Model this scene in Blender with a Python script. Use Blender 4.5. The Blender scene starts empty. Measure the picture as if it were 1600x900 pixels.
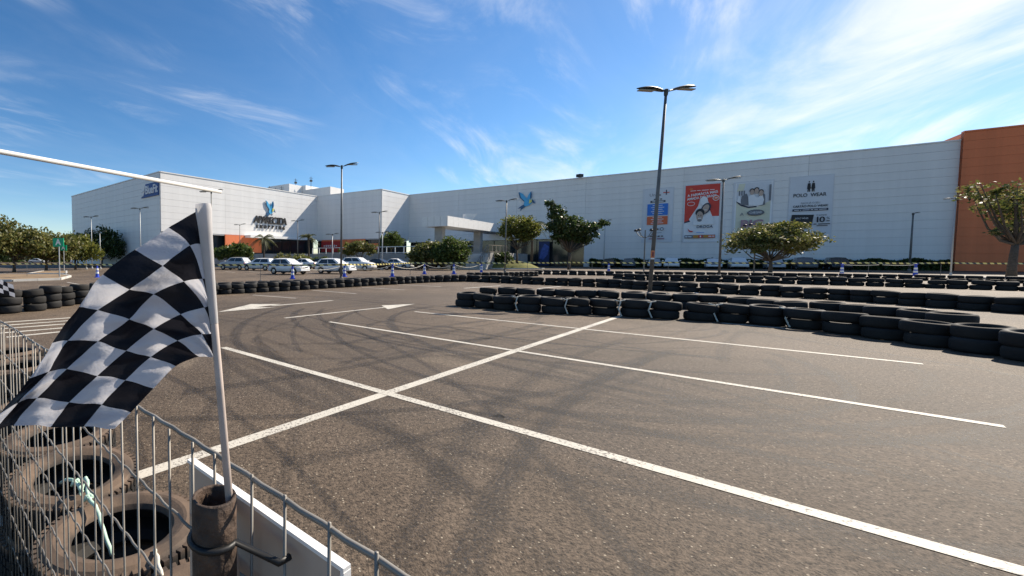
import bpy, math, random
import numpy as np
from mathutils import Vector, Matrix
R = math.radians
random.seed(7); rng = np.random.default_rng(7)
sc = bpy.context.scene
col = sc.collection

# ------------------------------------------------------------------ camera
CAM_H = 1.5; F = 680.0; CX = 445.0; CY = 436.0; PITCH = 0.0476
cd = bpy.data.cameras.new('camera'); cam = bpy.data.objects.new('camera', cd); col.objects.link(cam)
cam.location = (0, 0, CAM_H); cam.rotation_euler = (math.pi/2 - PITCH, 0, 0)
cd.sensor_width = 36.0; cd.lens = F/1600*36; cd.shift_x = (800-CX)/1600; cd.shift_y = (CY-450)/1600
cd.clip_start = 0.05; cd.clip_end = 5000
sc.camera = cam
# ------------------------------------------------------------------ sun, sky, exposure
SUN_AZ, SUN_EL = R(64), R(38)
SUN = Vector((math.sin(SUN_AZ)*math.cos(SUN_EL), math.cos(SUN_AZ)*math.cos(SUN_EL), math.sin(SUN_EL)))
sl = bpy.data.lights.new('sun', 'SUN'); sl.energy = 5.0; sl.angle = R(0.55); sl.color = (1.0, 0.90, 0.76)
so = bpy.data.objects.new('sun', sl); col.objects.link(so); so.rotation_euler = SUN.to_track_quat('Z', 'Y').to_euler()
so.location = (30, 10, 40)
W = bpy.data.worlds.new('World'); sc.world = W; W.use_nodes = True
nt = W.node_tree; nt.nodes.clear()
def wn(t, **k):
    n = nt.nodes.new(t)
    for a, b in k.items(): setattr(n, a, b)
    return n
def wl(a, b): nt.links.new(a, b)
sky = wn('ShaderNodeTexSky', sky_type='NISHITA'); sky.sun_disc = False
sky.sun_elevation = SUN_EL; sky.sun_rotation = SUN_AZ; sky.altitude = 600; sky.air_density = 1.0; sky.dust_density = 0.3; sky.ozone_density = 3.0
tc = wn('ShaderNodeTexCoord'); sep = wn('ShaderNodeSeparateXYZ'); wl(tc.outputs['Generated'], sep.inputs[0])
def wm(op, a, b=None, c=None, clamp=False):
    n = wn('ShaderNodeMath', operation=op); n.use_clamp = clamp
    for i, v in enumerate((a, b, c)):
        if v is None: continue
        if isinstance(v, (int, float)): n.inputs[i].default_value = v
        else: wl(v, n.inputs[i])
    return n.outputs[0]
# high thin cloud sheet: the view ray meets a flat layer overhead
zc = wm('MAXIMUM', sep.outputs[2], 0.03)
zz = wm('ADD', zc, 0.10)
px_ = wm('DIVIDE', sep.outputs[0], zz); py_ = wm('DIVIDE', sep.outputs[1], zz)
cmb = wn('ShaderNodeCombineXYZ'); wl(px_, cmb.inputs[0]); wl(py_, cmb.inputs[1])
def cloud(rot, scale, stretch, detail, dist, lo, hi, off):
    m0 = wn('ShaderNodeMapping'); m0.inputs['Rotation'].default_value = (0, 0, rot); wl(cmb.outputs[0], m0.inputs[0])
    mp = wn('ShaderNodeMapping'); mp.inputs['Location'].default_value = off
    mp.inputs['Scale'].default_value = (scale, scale*stretch, 1)
    wl(m0.outputs[0], mp.inputs[0])
    nz = wn('ShaderNodeTexNoise'); nz.inputs['Scale'].default_value = 1; nz.inputs['Detail'].default_value = detail
    nz.inputs['Roughness'].default_value = 0.62; nz.inputs['Distortion'].default_value = dist
    wl(mp.outputs[0], nz.inputs['Vector'])
    mr = wn('ShaderNodeMapRange', interpolation_type='SMOOTHSTEP'); mr.inputs[1].default_value = lo; mr.inputs[2].default_value = hi
    wl(nz.outputs[0], mr.inputs[0]); return mr.outputs[0]
wisps = cloud(R(-50), 0.62, 3.0, 9, 1.2, 0.46, 0.80, (9.2, 3.7, 0))
broad = cloud(R(-40), 0.40, 1.6, 4, 0.4, 0.47, 0.62, (8.1, 2.9, 0))
veil = cloud(R(-55), 0.60, 2.4, 8, 1.0, 0.32, 0.74, (5.2, 0.6, 0))
m1 = wm('MULTIPLY', wisps, broad)
# the cirrus sheet thickens towards the sun side of the sky
sd = wn('ShaderNodeVectorMath', operation='DOT_PRODUCT'); wl(tc.outputs['Generated'], sd.inputs[0]); sd.inputs[1].default_value = (0.885, 0.455, 0.10)
sdm = wn('ShaderNodeMapRange', interpolation_type='SMOOTHSTEP'); wl(sd.outputs['Value'], sdm.inputs[0]); sdm.inputs[1].default_value = 0.89; sdm.inputs[2].default_value = 1.0
m2 = wm('MULTIPLY', wm('ADD', wm('MULTIPLY', veil, 0.85), 0.08), sdm.outputs[0])
msum = wm('ADD', wm('MULTIPLY', m1, 0.58), wm('ADD', m2, wm('MULTIPLY', veil, 0.04)), clamp=True)
mix = wn('ShaderNodeMix', data_type='RGBA'); wl(msum, mix.inputs[0]); 
hs = wn('ShaderNodeHueSaturation'); hs.inputs['Saturation'].default_value = 1.25; wl(sky.outputs[0], hs.inputs['Color'])
wl(hs.outputs[0], mix.inputs[6]); mix.inputs[7].default_value = (8.2, 8.15, 8.1, 1)
bg = wn('ShaderNodeBackground'); bg.inputs[1].default_value = 0.083; wl(mix.outputs[2], bg.inputs[0])
wo = wn('ShaderNodeOutputWorld'); wl(bg.outputs[0], wo.inputs[0])
sc.view_settings.view_transform = 'Standard'; sc.view_settings.look = 'None'; sc.view_settings.gamma = 1.0
sc.view_settings.use_curve_mapping = False; sc.view_settings.exposure = 0.78

# ------------------------------------------------------------------ surveying helpers
def ray(px, py):
    cp, sp = math.cos(PITCH), math.sin(PITCH)
    a, b = (px-CX)/F, -(py-CY)/F
    return Vector((a, cp + b*sp, -sp + b*cp))
def G(px, py, z=0.0):                       # point on a level surface
    d = ray(px, py); t = (z-CAM_H)/d.z; return Vector((d.x*t, d.y*t, z))
def AT(px, py, Y):                          # point at a forward distance
    d = ray(px, py); t = Y/d.y; return Vector((d.x*t, Y, CAM_H + d.z*t))
def GX(px, Y, z=0.0):
    return Vector(((px-CX)/F*Y, Y, z))
# ------------------------------------------------------------------ materials
MATS = {}
def mat(name, c, rough=0.7, var=0.12, scale=6.0, bump=0.0, metal=0.0, spec=0.4, c2=None, coords='Object', detail=5, trans=0.0):
    if name in MATS: return MATS[name]
    m = bpy.data.materials.new(name); m.use_nodes = True; MATS[name] = m
    n = m.node_tree; b = n.nodes['Principled BSDF']
    b.inputs['Roughness'].default_value = rough; b.inputs['Metallic'].default_value = metal
    b.inputs['Specular IOR Level'].default_value = spec
    t = n.nodes.new('ShaderNodeTexCoord'); z = n.nodes.new('ShaderNodeTexNoise'); z.inputs['Scale'].default_value = scale; z.inputs['Detail'].default_value = detail
    n.links.new(t.outputs[coords], z.inputs['Vector'])
    mx = n.nodes.new('ShaderNodeMix'); mx.data_type = 'RGBA'
    mr = n.nodes.new('ShaderNodeMapRange'); mr.inputs[1].default_value = 0.3; mr.inputs[2].default_value = 0.7; n.links.new(z.outputs[0], mr.inputs[0])
    n.links.new(mr.outputs[0], mx.inputs[0])
    lo = c2 if c2 else tuple(v*(1-var) for v in c); hi = c if c2 else tuple(min(1, v*(1+var)) for v in c)
    mx.inputs[6].default_value = (*lo, 1); mx.inputs[7].default_value = (*hi, 1)
    n.links.new(mx.outputs[2], b.inputs['Base Color'])
    if bump:
        bp = n.nodes.new('ShaderNodeBump'); bp.inputs['Strength'].default_value = bump; bp.inputs['Distance'].default_value = 0.02
        n.links.new(z.outputs[0], bp.inputs['Height']); n.links.new(bp.outputs[0], b.inputs['Normal'])
    if trans:
        tr = n.nodes.new('ShaderNodeBsdfTranslucent'); n.links.new(mx.outputs[2], tr.inputs[0])
        ms = n.nodes.new('ShaderNodeMixShader'); ms.inputs[0].default_value = trans
        out = [q for q in n.nodes if q.type == 'OUTPUT_MATERIAL'][0]
        n.links.new(b.outputs[0], ms.inputs[1]); n.links.new(tr.outputs[0], ms.inputs[2]); n.links.new(ms.outputs[0], out.inputs[0])
    return m
def leafmat(name, cols, trans=0.35, rare=False):
    m = bpy.data.materials.new(name); m.use_nodes = True; MATS[name] = m
    n = m.node_tree; b = n.nodes['Principled BSDF']; b.inputs['Roughness'].default_value = 0.5; b.inputs['Specular IOR Level'].default_value = 0.35
    g = n.nodes.new('ShaderNodeNewGeometry'); r = n.nodes.new('ShaderNodeValToRGB'); n.links.new(g.outputs['Random Per Island'], r.inputs[0])
    r.color_ramp.interpolation = 'LINEAR'
    while len(r.color_ramp.elements) < len(cols): r.color_ramp.elements.new(0.5)
    for i, c in enumerate(cols):
        r.color_ramp.elements[i].position = i/(len(cols)-1); r.color_ramp.elements[i].color = (*c, 1)
    if rare: r.color_ramp.elements[len(cols)-2].position = 0.90
    n.links.new(r.outputs[0], b.inputs['Base Color'])
    tr = n.nodes.new('ShaderNodeBsdfTranslucent'); n.links.new(r.outputs[0], tr.inputs[0])
    ms = n.nodes.new('ShaderNodeMixShader'); ms.inputs[0].default_value = trans
    out = [q for q in n.nodes if q.type == 'OUTPUT_MATERIAL'][0]
    n.links.new(b.outputs[0], ms.inputs[1]); n.links.new(tr.outputs[0], ms.inputs[2]); n.links.new(ms.outputs[0], out.inputs[0])
    return m

# ------------------------------------------------------------------ mesh helpers
class MB:
    def __init__(s): s.v = []; s.f = []; s.mi = []; s.uv = None
    def add(s, vs, fs, m=0):
        o = len(s.v); s.v += [tuple(p) for p in vs]; s.f += [tuple(i+o for i in f) for f in fs]; s.mi += [m]*len(fs); return s
    def box(s, c, d, rz=0.0, m=0, M=None):
        x, y, z = (q/2 for q in d); P = [(-x,-y,-z),(x,-y,-z),(x,y,-z),(-x,y,-z),(-x,-y,z),(x,-y,z),(x,y,z),(-x,y,z)]
        if M is None: M = Matrix.Rotation(rz, 3, 'Z')
        c = Vector(c); P = [c + M @ Vector(p) for p in P]
        return s.add(P, [(0,3,2,1),(4,5,6,7),(0,1,5,4),(1,2,6,5),(2,3,7,6),(3,0,4,7)], m)
    def prism(s, poly, z0, z1, m=0):
        n = len(poly); P = [(p[0],p[1],z0) for p in poly] + [(p[0],p[1],z1) for p in poly]
        a = sum(poly[i][0]*poly[(i+1)%n][1]-poly[(i+1)%n][0]*poly[i][1] for i in range(n))
        fs = [tuple(range(n-1,-1,-1)), tuple(range(n,2*n))] + [(i,(i+1)%n,n+(i+1)%n,n+i) for i in range(n)]
        if a < 0: fs = [tuple(reversed(f)) for f in fs]
        return s.add(P, fs, m)
    def extrude_xy(s, poly, z0, z1, m=0): return s.prism(poly, z0, z1, m)
    def tube(s, pts, rad, n=8, caps=True, m=0):
        pts = [Vector(p) for p in pts]; k = len(pts)
        if isinstance(rad, (int, float)): rad = [rad]*k
        vs = []; up = None
        for i, p in enumerate(pts):
            t = (pts[min(i+1,k-1)] - pts[max(i-1,0)]).normalized()
            if up is None: up = Vector((0,0,1)) if abs(t.z) < 0.9 else Vector((1,0,0))
            a = t.cross(up)
            if a.length < 1e-5: a = t.cross(Vector((0.3,1,0.1)))
            a.normalize(); b = a.cross(t).normalized(); up = b
            for j in range(n):
                q = 2*math.pi*j/n; vs.append(p + (a*math.cos(q) + b*math.sin(q))*rad[i])
        fs = [(i*n+j, i*n+(j+1)%n, (i+1)*n+(j+1)%n, (i+1)*n+j) for i in range(k-1) for j in range(n)]
        if caps: fs += [tuple(range(n-1,-1,-1)), tuple((k-1)*n+j for j in range(n))]
        return s.add(vs, fs, m)
    def lathe(s, prof, n=24, closed=False, m=0, axis='Z', c=(0,0,0)):
        k = len(prof); vs = []
        for j in range(n):
            q = 2*math.pi*j/n
            for r, h in prof:
                p = (r*math.cos(q), r*math.sin(q), h) if axis == 'Z' else (r*math.cos(q), h, r*math.sin(q))
                vs.append((p[0]+c[0], p[1]+c[1], p[2]+c[2]))
        kk = k if closed else k-1
        fs = []
        for j in range(n):
            for i in range(kk):
                a, b = j*k+i, j*k+(i+1)%k; c2, d = ((j+1)%n)*k+(i+1)%k, ((j+1)%n)*k+i
                fs.append((a,d,c2,b) if axis == 'Z' else (a,b,c2,d))
        return s.add(vs, fs, m)
    def mesh(s, name, mats, smooth=False):
        me = bpy.data.meshes.new(name); me.from_pydata(s.v, [], s.f)
        for q in (mats if isinstance(mats, (list, tuple)) else [mats]): me.materials.append(q)
        if any(s.mi): me.polygons.foreach_set('material_index', s.mi)
        if smooth: me.polygons.foreach_set('use_smooth', [True]*len(s.f))
        me.update(); return me
    def build(s, name, mats, parent=None, smooth=False):
        return put(name, s.mesh(name, mats, smooth), parent)
def put(name, me, parent=None, loc=None, rz=None):
    o = bpy.data.objects.new(name, me); col.objects.link(o)
    if parent is not None: o.parent = parent
    if loc is not None: o.location = loc
    if rz is not None: o.rotation_euler = (0, 0, rz)
    return o
def tag(o, label, cat, group=None):
    o['label'] = label; o['category'] = cat
    if group: o['group'] = group
    return o
def thing(name, label, cat, loc=(0,0,0), rz=0.0, group=None, rx=0.0):
    o = bpy.data.objects.new(name, None); col.objects.link(o); o.empty_display_size = 0.2
    o.location = loc; o.rotation_euler = (rx, 0, rz); return tag(o, label, cat, group)
def struct(o): o['kind'] = 'structure'; return o
def stuff(o, label=None, cat=None):
    o['kind'] = 'stuff'
    if label: o['label'] = label; o['category'] = cat
    return o
def copy_tree(o, parent=None):
    c = o.copy(); col.objects.link(c); c.parent = parent
    for ch in list(o.children): copy_tree(ch, c)
    return c
def ordn(n):
    if 10 <= n % 100 <= 20: return f'{n}th'
    return f"{n}{ {1:'st',2:'nd',3:'rd'}.get(n%10,'th') }"
def text_mesh(txt, size, mats, depth=0.0, align='CENTER', shear=0.0, bold=0.0, sx=1.0):
    cu = bpy.data.curves.new('lettering', 'FONT'); cu.body = txt; cu.size = size; cu.align_x = align; cu.align_y = 'CENTER'
    cu.extrude = depth; cu.shear = shear; cu.offset = bold; cu.resolution_u = 3
    o = bpy.data.objects.new('lettering', cu); col.objects.link(o); o.scale = (sx, 1, 1)
    dg = bpy.context.evaluated_depsgraph_get(); me = bpy.data.meshes.new_from_object(o.evaluated_get(dg))
    for v in me.vertices: v.co.x *= sx
    bpy.data.objects.remove(o); bpy.data.curves.remove(cu)
    me.materials.clear(); me.materials.append(mats); return me

# ------------------------------------------------------------------ colours
M_white = mat('white_paint', (0.78,0.77,0.74), 0.55, 0.05, 3)
M_clad = mat('white_metal_cladding', (0.78,0.765,0.74), 0.45, 0.04, 0.25, spec=0.4)
def weather(m, amt=0.07):
    n = m.node_tree; b = n.nodes['Principled BSDF']; src = b.inputs['Base Color'].links[0].from_socket; L = n.links.new
    g = n.nodes.new('ShaderNodeNewGeometry'); mp = n.nodes.new('ShaderNodeMapping'); mp.inputs['Scale'].default_value = (0.9,0.9,0.035); L(g.outputs['Position'], mp.inputs[0])
    z = n.nodes.new('ShaderNodeTexNoise'); z.inputs['Scale'].default_value = 1; z.inputs['Detail'].default_value = 6; z.inputs['Roughness'].default_value = .65; L(mp.outputs[0], z.inputs['Vector'])
    r = n.nodes.new('ShaderNodeMapRange'); r.inputs[1].default_value = .36; r.inputs[2].default_value = .66; r.inputs[3].default_value = 1-amt; r.inputs[4].default_value = 1.0; L(z.outputs[0], r.inputs[0])
    o = n.nodes.new('ShaderNodeObjectInfo'); r2 = n.nodes.new('ShaderNodeMapRange'); r2.inputs[3].default_value = .985; L(o.outputs['Random'], r2.inputs[0])
    q = n.nodes.new('ShaderNodeMath'); q.operation = 'MULTIPLY'; L(r.outputs[0], q.inputs[0]); L(r2.outputs[0], q.inputs[1])
    s_ = n.nodes.new('ShaderNodeVectorMath'); s_.operation = 'SCALE'; L(src, s_.inputs[0]); L(q.outputs[0], s_.inputs['Scale']); L(s_.outputs[0], b.inputs['Base Color'])
M_cladback = mat('wall_backing', (0.46,0.46,0.46), 0.8, 0.06, 0.5)
M_orange = mat('orange_cladding', (0.80,0.21,0.075), 0.55, 0.08, 0.3)
weather(M_clad); weather(M_orange, .18)
M_red = mat('red_panel', (0.42,0.035,0.03), 0.5, 0.08, 0.6)
M_glass = mat('dark_glass', (0.018,0.028,0.034), 0.08, 0.2, 0.4, spec=0.6)
M_dark = mat('dark_recess', (0.03,0.03,0.032), 0.8, 0.2, 1)
M_conc = mat('grey_concrete', (0.33,0.32,0.30), 0.85, 0.15, 1.2, bump=0.15)
M_lightconc = mat('pale_concrete', (0.52,0.51,0.48), 0.8, 0.1, 0.8, bump=0.1)
M_steel = mat('galvanised_steel', (0.24,0.22,0.19), 0.55, 0.25, 14, metal=0.4)
M_pole = mat('grey_lamp_pole', (0.13,0.13,0.125), 0.5, 0.2, 4, metal=0.3)
M_polelight = mat('pale_lamp_pole', (0.42,0.43,0.43), 0.5, 0.1, 4, metal=0.2)
M_lamp = mat('lamp_head_grey', (0.05,0.055,0.05), 0.45, 0.15, 6)
M_lens = mat('lamp_lens', (0.30,0.27,0.18), 0.2, 0.1, 8)
M_rubber = mat('tyre_rubber', (0.022,0.021,0.020), 0.75, 0.35, 5, bump=0.1, spec=0.3, c2=(0.013,0.012,0.012))
M_rubberd = mat('dusty_tyre_rubber', (0.028,0.026,0.024), 0.82, 0.3, 6, spec=0.25, c2=(0.017,0.016,0.015))
M_rope = mat('pale_rope', (0.55,0.52,0.44), 0.8, 0.15, 30)
M_grope = mat('mint_rope', (0.42,0.58,0.46), 0.7, 0.18, 40)
M_blue = mat('blue_plastic', (0.03,0.07,0.48), 0.45, 0.1, 5)
M_black = mat('black_plastic', (0.012,0.012,0.012), 0.5, 0.2, 8)
M_bark = mat('tree_bark', (0.10,0.075,0.055), 0.9, 0.3, 9, bump=0.5)
M_kerb = mat('kerb_concrete', (0.50,0.48,0.44), 0.85, 0.12, 2, bump=0.1)
M_soil = mat('dry_soil', (0.22,0.15,0.085), 0.95, 0.2, 1.5, bump=0.3)

# ------------------------------------------------------------------ ground
def asphalt_material():
    m = bpy.data.materials.new('asphalt'); m.use_nodes = True; n = m.node_tree; b = n.nodes['Principled BSDF']
    L = n.links.new
    def N(t, **k):
        q = n.nodes.new(t)
        for a, v in k.items(): setattr(q, a, v)
        return q
    def math_(op, a, bb=None, clamp=False):
        q = N('ShaderNodeMath', operation=op); q.use_clamp = clamp
        for i, v in enumerate((a, bb)):
            if v is None: continue
            if isinstance(v, (int, float)): q.inputs[i].default_value = v
            else: L(v, q.inputs[i])
        return q.outputs[0]
    def rng_(x, a, bb, c=0, d=1, smooth=True):
        q = N('ShaderNodeMapRange'); q.interpolation_type = 'SMOOTHSTEP' if smooth else 'LINEAR'
        for i, v in enumerate((a, bb, c, d)): q.inputs[i+1].default_value = v
        L(x, q.inputs[0]); return q.outputs[0]
    geo = N('ShaderNodeNewGeometry'); P = geo.outputs['Position']
    def noise(s, det=4, rough=0.55, vec=P, dist=0):
        q = N('ShaderNodeTexNoise'); q.inputs['Scale'].default_value = s; q.inputs['Detail'].default_value = det
        q.inputs['Roughness'].default_value = rough; q.inputs['Distortion'].default_value = dist; L(vec, q.inputs['Vector']); return q
    big = noise(0.22, 5); mid = noise(1.3, 6, 0.65); fine = noise(48, 3, 0.7); grit = noise(120, 2, 0.6)
    # slightly wobbled position so that rubber marks are not perfect circles
    wob = N('ShaderNodeVectorMath', operation='MULTIPLY_ADD'); wn_ = noise(0.28, 1)
    L(wn_.outputs['Color'], wob.inputs[0]); wob.inputs[1].default_value = (1.6, 1.6, 0); L(P, wob.inputs[2])
    flat = N('ShaderNodeVectorMath', operation='MULTIPLY'); L(wob.outputs[0], flat.inputs[0]); flat.inputs[1].default_value = (1,1,0)
    # worn racing-line film of rubber
    d0 = N('ShaderNodeVectorMath', operation='DISTANCE'); L(flat.outputs[0], d0.inputs[0]); d0.inputs[1].default_value = (6.3, 11.0, 0)
    haze = math_('MULTIPLY', rng_(math_('ABSOLUTE', math_('SUBTRACT', d0.outputs['Value'], 6.0)), 0.8, 4.6, 1, 0), rng_(mid.outputs[0], 0.32, 0.68, 0.15, 1.0))
    cr = N('ShaderNodeValToRGB'); L(math_('ADD', math_('MULTIPLY', big.outputs[0], 0.55), math_('MULTIPLY', mid.outputs[0], 0.45)), cr.inputs[0])
    e0, e1 = cr.color_ramp.elements; e0.position = 0.38; e0.color = (0.074,0.054,0.037,1); e1.position = 0.62; e1.color = (0.152,0.112,0.077,1)
    def mixc(f, a, bcol, mode='MIX'):
        q = N('ShaderNodeMix'); q.data_type = 'RGBA'; q.blend_type = mode
        if isinstance(f, (int,float)): q.inputs[0].default_value = f
        else: L(f, q.inputs[0])
        L(a, q.inputs[6])
        if isinstance(bcol, tuple): q.inputs[7].default_value = (*bcol,1)
        else: L(bcol, q.inputs[7])
        return q.outputs[2]
    c = cr.outputs[0]
    c = mixc(math_('MULTIPLY', haze, 0.55), c, (0.052,0.043,0.036))
    oil = math_('MULTIPLY', rng_(noise(0.75, 4, 0.6, dist=0.6).outputs[0], 0.66, 0.74), 0.55)
    c = mixc(oil, c, (0.030,0.025,0.021))
    pale = math_('MULTIPLY', rng_(noise(0.5, 5, 0.6, dist=0.8).outputs[0], 0.60, 0.72), 0.45)
    c = mixc(pale, c, (0.205,0.160,0.112))
    agg = rng_(math_('ADD', math_('MULTIPLY', fine.outputs[0], 0.6), math_('MULTIPLY', noise(22, 3, 0.6).outputs[0], 0.4)), 0.38, 0.62, 0.35, 1.65, False)
    q = N('ShaderNodeVectorMath', operation='SCALE'); L(c, q.inputs[0]); L(agg, q.inputs['Scale']); c = q.outputs[0]
    vor = N('ShaderNodeTexVoronoi'); vor.inputs['Scale'].default_value = 58; L(P, vor.inputs['Vector'])
    sc_ = N('ShaderNodeSeparateColor'); L(vor.outputs['Color'], sc_.inputs[0])
    sp = math_('MULTIPLY', rng_(vor.outputs['Distance'], 0.22, 0.38, 1, 0), rng_(sc_.outputs[0], 0.90, 0.93))
    c = mixc(math_('MULTIPLY', sp, 0.8), c, (0.46,0.39,0.29))
    pk = math_('MULTIPLY', rng_(vor.outputs['Distance'], 0.25, 0.45, 1, 0), rng_(sc_.outputs[1], 0.74, 0.80))
    c = mixc(math_('MULTIPLY', pk, 0.8), c, (0.014,0.012,0.010))
    L(c, b.inputs['Base Color'])
    b.inputs['Roughness'].default_value = 0.76; b.inputs['Specular IOR Level'].default_value = 0.22
    bp = N('ShaderNodeBump'); bp.inputs['Strength'].default_value = 0.7; bp.inputs['Distance'].default_value = 0.014
    L(math_('ADD', fine.outputs[0], math_('MULTIPLY', grit.outputs[0], 0.4)), bp.inputs['Height']); L(bp.outputs[0], b.inputs['Normal'])
    return m
M_asph = asphalt_material()
g = MB(); g.add([(-1500,-60,0),(1500,-60,0),(1500,2500,0),(-1500,2500,0)], [(0,1,2,3)])
struct(g.build('ground', M_asph))

def paint_material():
    m = mat('line_paint', (0.54,0.50,0.42), 0.7, 0.06, 3.0, coords='Object')
    n = m.node_tree; b = n.nodes['Principled BSDF']; mx = [q for q in n.nodes if q.type == 'MIX'][0]
    geo = n.nodes.new('ShaderNodeNewGeometry'); z = n.nodes.new('ShaderNodeTexNoise'); z.inputs['Scale'].default_value = 45; z.inputs['Detail'].default_value = 4; z.inputs['Roughness'].default_value = 0.7
    n.links.new(geo.outputs['Position'], z.inputs['Vector'])
    z2 = n.nodes.new('ShaderNodeTexNoise'); z2.inputs['Scale'].default_value = 1.7; n.links.new(geo.outputs['Position'], z2.inputs['Vector'])
    s = n.nodes.new('ShaderNodeMath'); s.operation = 'MULTIPLY_ADD'; n.links.new(z2.outputs[0], s.inputs[0]); s.inputs[1].default_value = 0.35; n.links.new(z.outputs[0], s.inputs[2])
    r = n.nodes.new('ShaderNodeMapRange'); r.inputs[1].default_value = 0.71; r.inputs[2].default_value = 0.79; n.links.new(s.outputs[0], r.inputs[0])
    m2 = n.nodes.new('ShaderNodeMix'); m2.data_type = 'RGBA'; n.links.new(r.outputs[0], m2.inputs[0]); n.links.new(mx.outputs[2], m2.inputs[6]); m2.inputs[7].default_value = (0.16,0.14,0.12,1)
    n.links.new(m2.outputs[2], b.inputs['Base Color']); return m
M_paint = paint_material()
M_paintold = mat('faded_line_paint', (0.42,0.39,0.34), 0.75, 0.15, 3.0)
LEVEL = [0.003]
def line(p, q, w, name='parking_line', m=None, z=None):
    p, q = Vector(p[:2]), Vector(q[:2]); d = (q-p).normalized(); s = Vector((-d.y, d.x))*w/2
    z = z if z else LEVEL[0]
    b = MB(); k = max(1, int((q-p).length/1.5)); vs = []
    for i in range(k+1):
        c = p + (q-p)*i/k; vs += [(*(c+s), z), (*(c-s), z)]
    b.add(vs, [(2*i, 2*i+1, 2*i+3, 2*i+2) for i in range(k)])
    return struct(b.build(name, m or M_paint))
line(G(240,735), G(978,491), 0.115, z=0.0022)
line(G(240,735)+(G(240,735)-G(600,615))*0.9, G(240,735), 0.115, z=0.0022)
line(G(349,543), G(1600,895)+(G(1600,895)-G(600,615))*0.5, 0.125, z=0.0040)
line(G(515,503), G(1570,667), 0.105, z=0.0040)
line(G(648,487), G(1442,569), 0.105, z=0.0040)
line(G(1128,505), G(1236,514), 0.09)
line(G(395,461), G(463,466), 0.11, m=M_paintold); line(G(488,453.5), G(557,459), 0.11, m=M_paintold)
line(G(565,449), G(632,453), 0.11, m=M_paintold); line(G(620,444.5), G(690,448), 0.11, m=M_paintold)
line(G(725,450.5), G(782,446.5), 0.16, m=M_paintold); line(G(840,451), G(876,447.5), 0.16, m=M_paintold)
line(G(1075,462), G(1090,456.5), 0.15, m=M_paintold)
def poly_mark(pts, name, z=0.006, m=None):
    b = MB(); b.add([(p.x,p.y,z) for p in pts], [tuple(range(len(pts)))])
    if b: return struct(b.build(name, m or M_paint))
line(G(445,497), G(603,480), 0.10, 'arrow_shaft'); poly_mark([G(596,477.5), G(648,475), G(606,483.5)], 'arrow_head')
line(G(520,469.5), G(425,478), 0.13, 'arrow_shaft'); poly_mark([G(340,488), G(392,475.5), G(440,475.5), G(400,480.5), G(432,480.5)], 'arrow_head', z=0.0095)
poly_mark([G(1437,481), G(1462,485), G(1490,492), G(1445,489.5), G(1468,488)], 'arrow_head')
for (a, b_) in (((-40,507),(112,496.5)), ((-40,512),(110,501)), ((-40,517),(106,506)), ((-40,524),(104,512)), ((10,527),(100,518))):
    line(G(*a), G(*b_), 0.13, 'hatch_line')
for a, b_ in (((105,441),(150,449)), ((60,447),(120,448))): line(G(*a), G(*b_), 0.12, m=M_paintold)
# far lane edges and bays of the car park
for k in range(7):
    p = G(352+k*38, 424); line(p, p+Vector((1.6,-4.2,0)), 0.10, 'bay_line', M_paintold)
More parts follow.
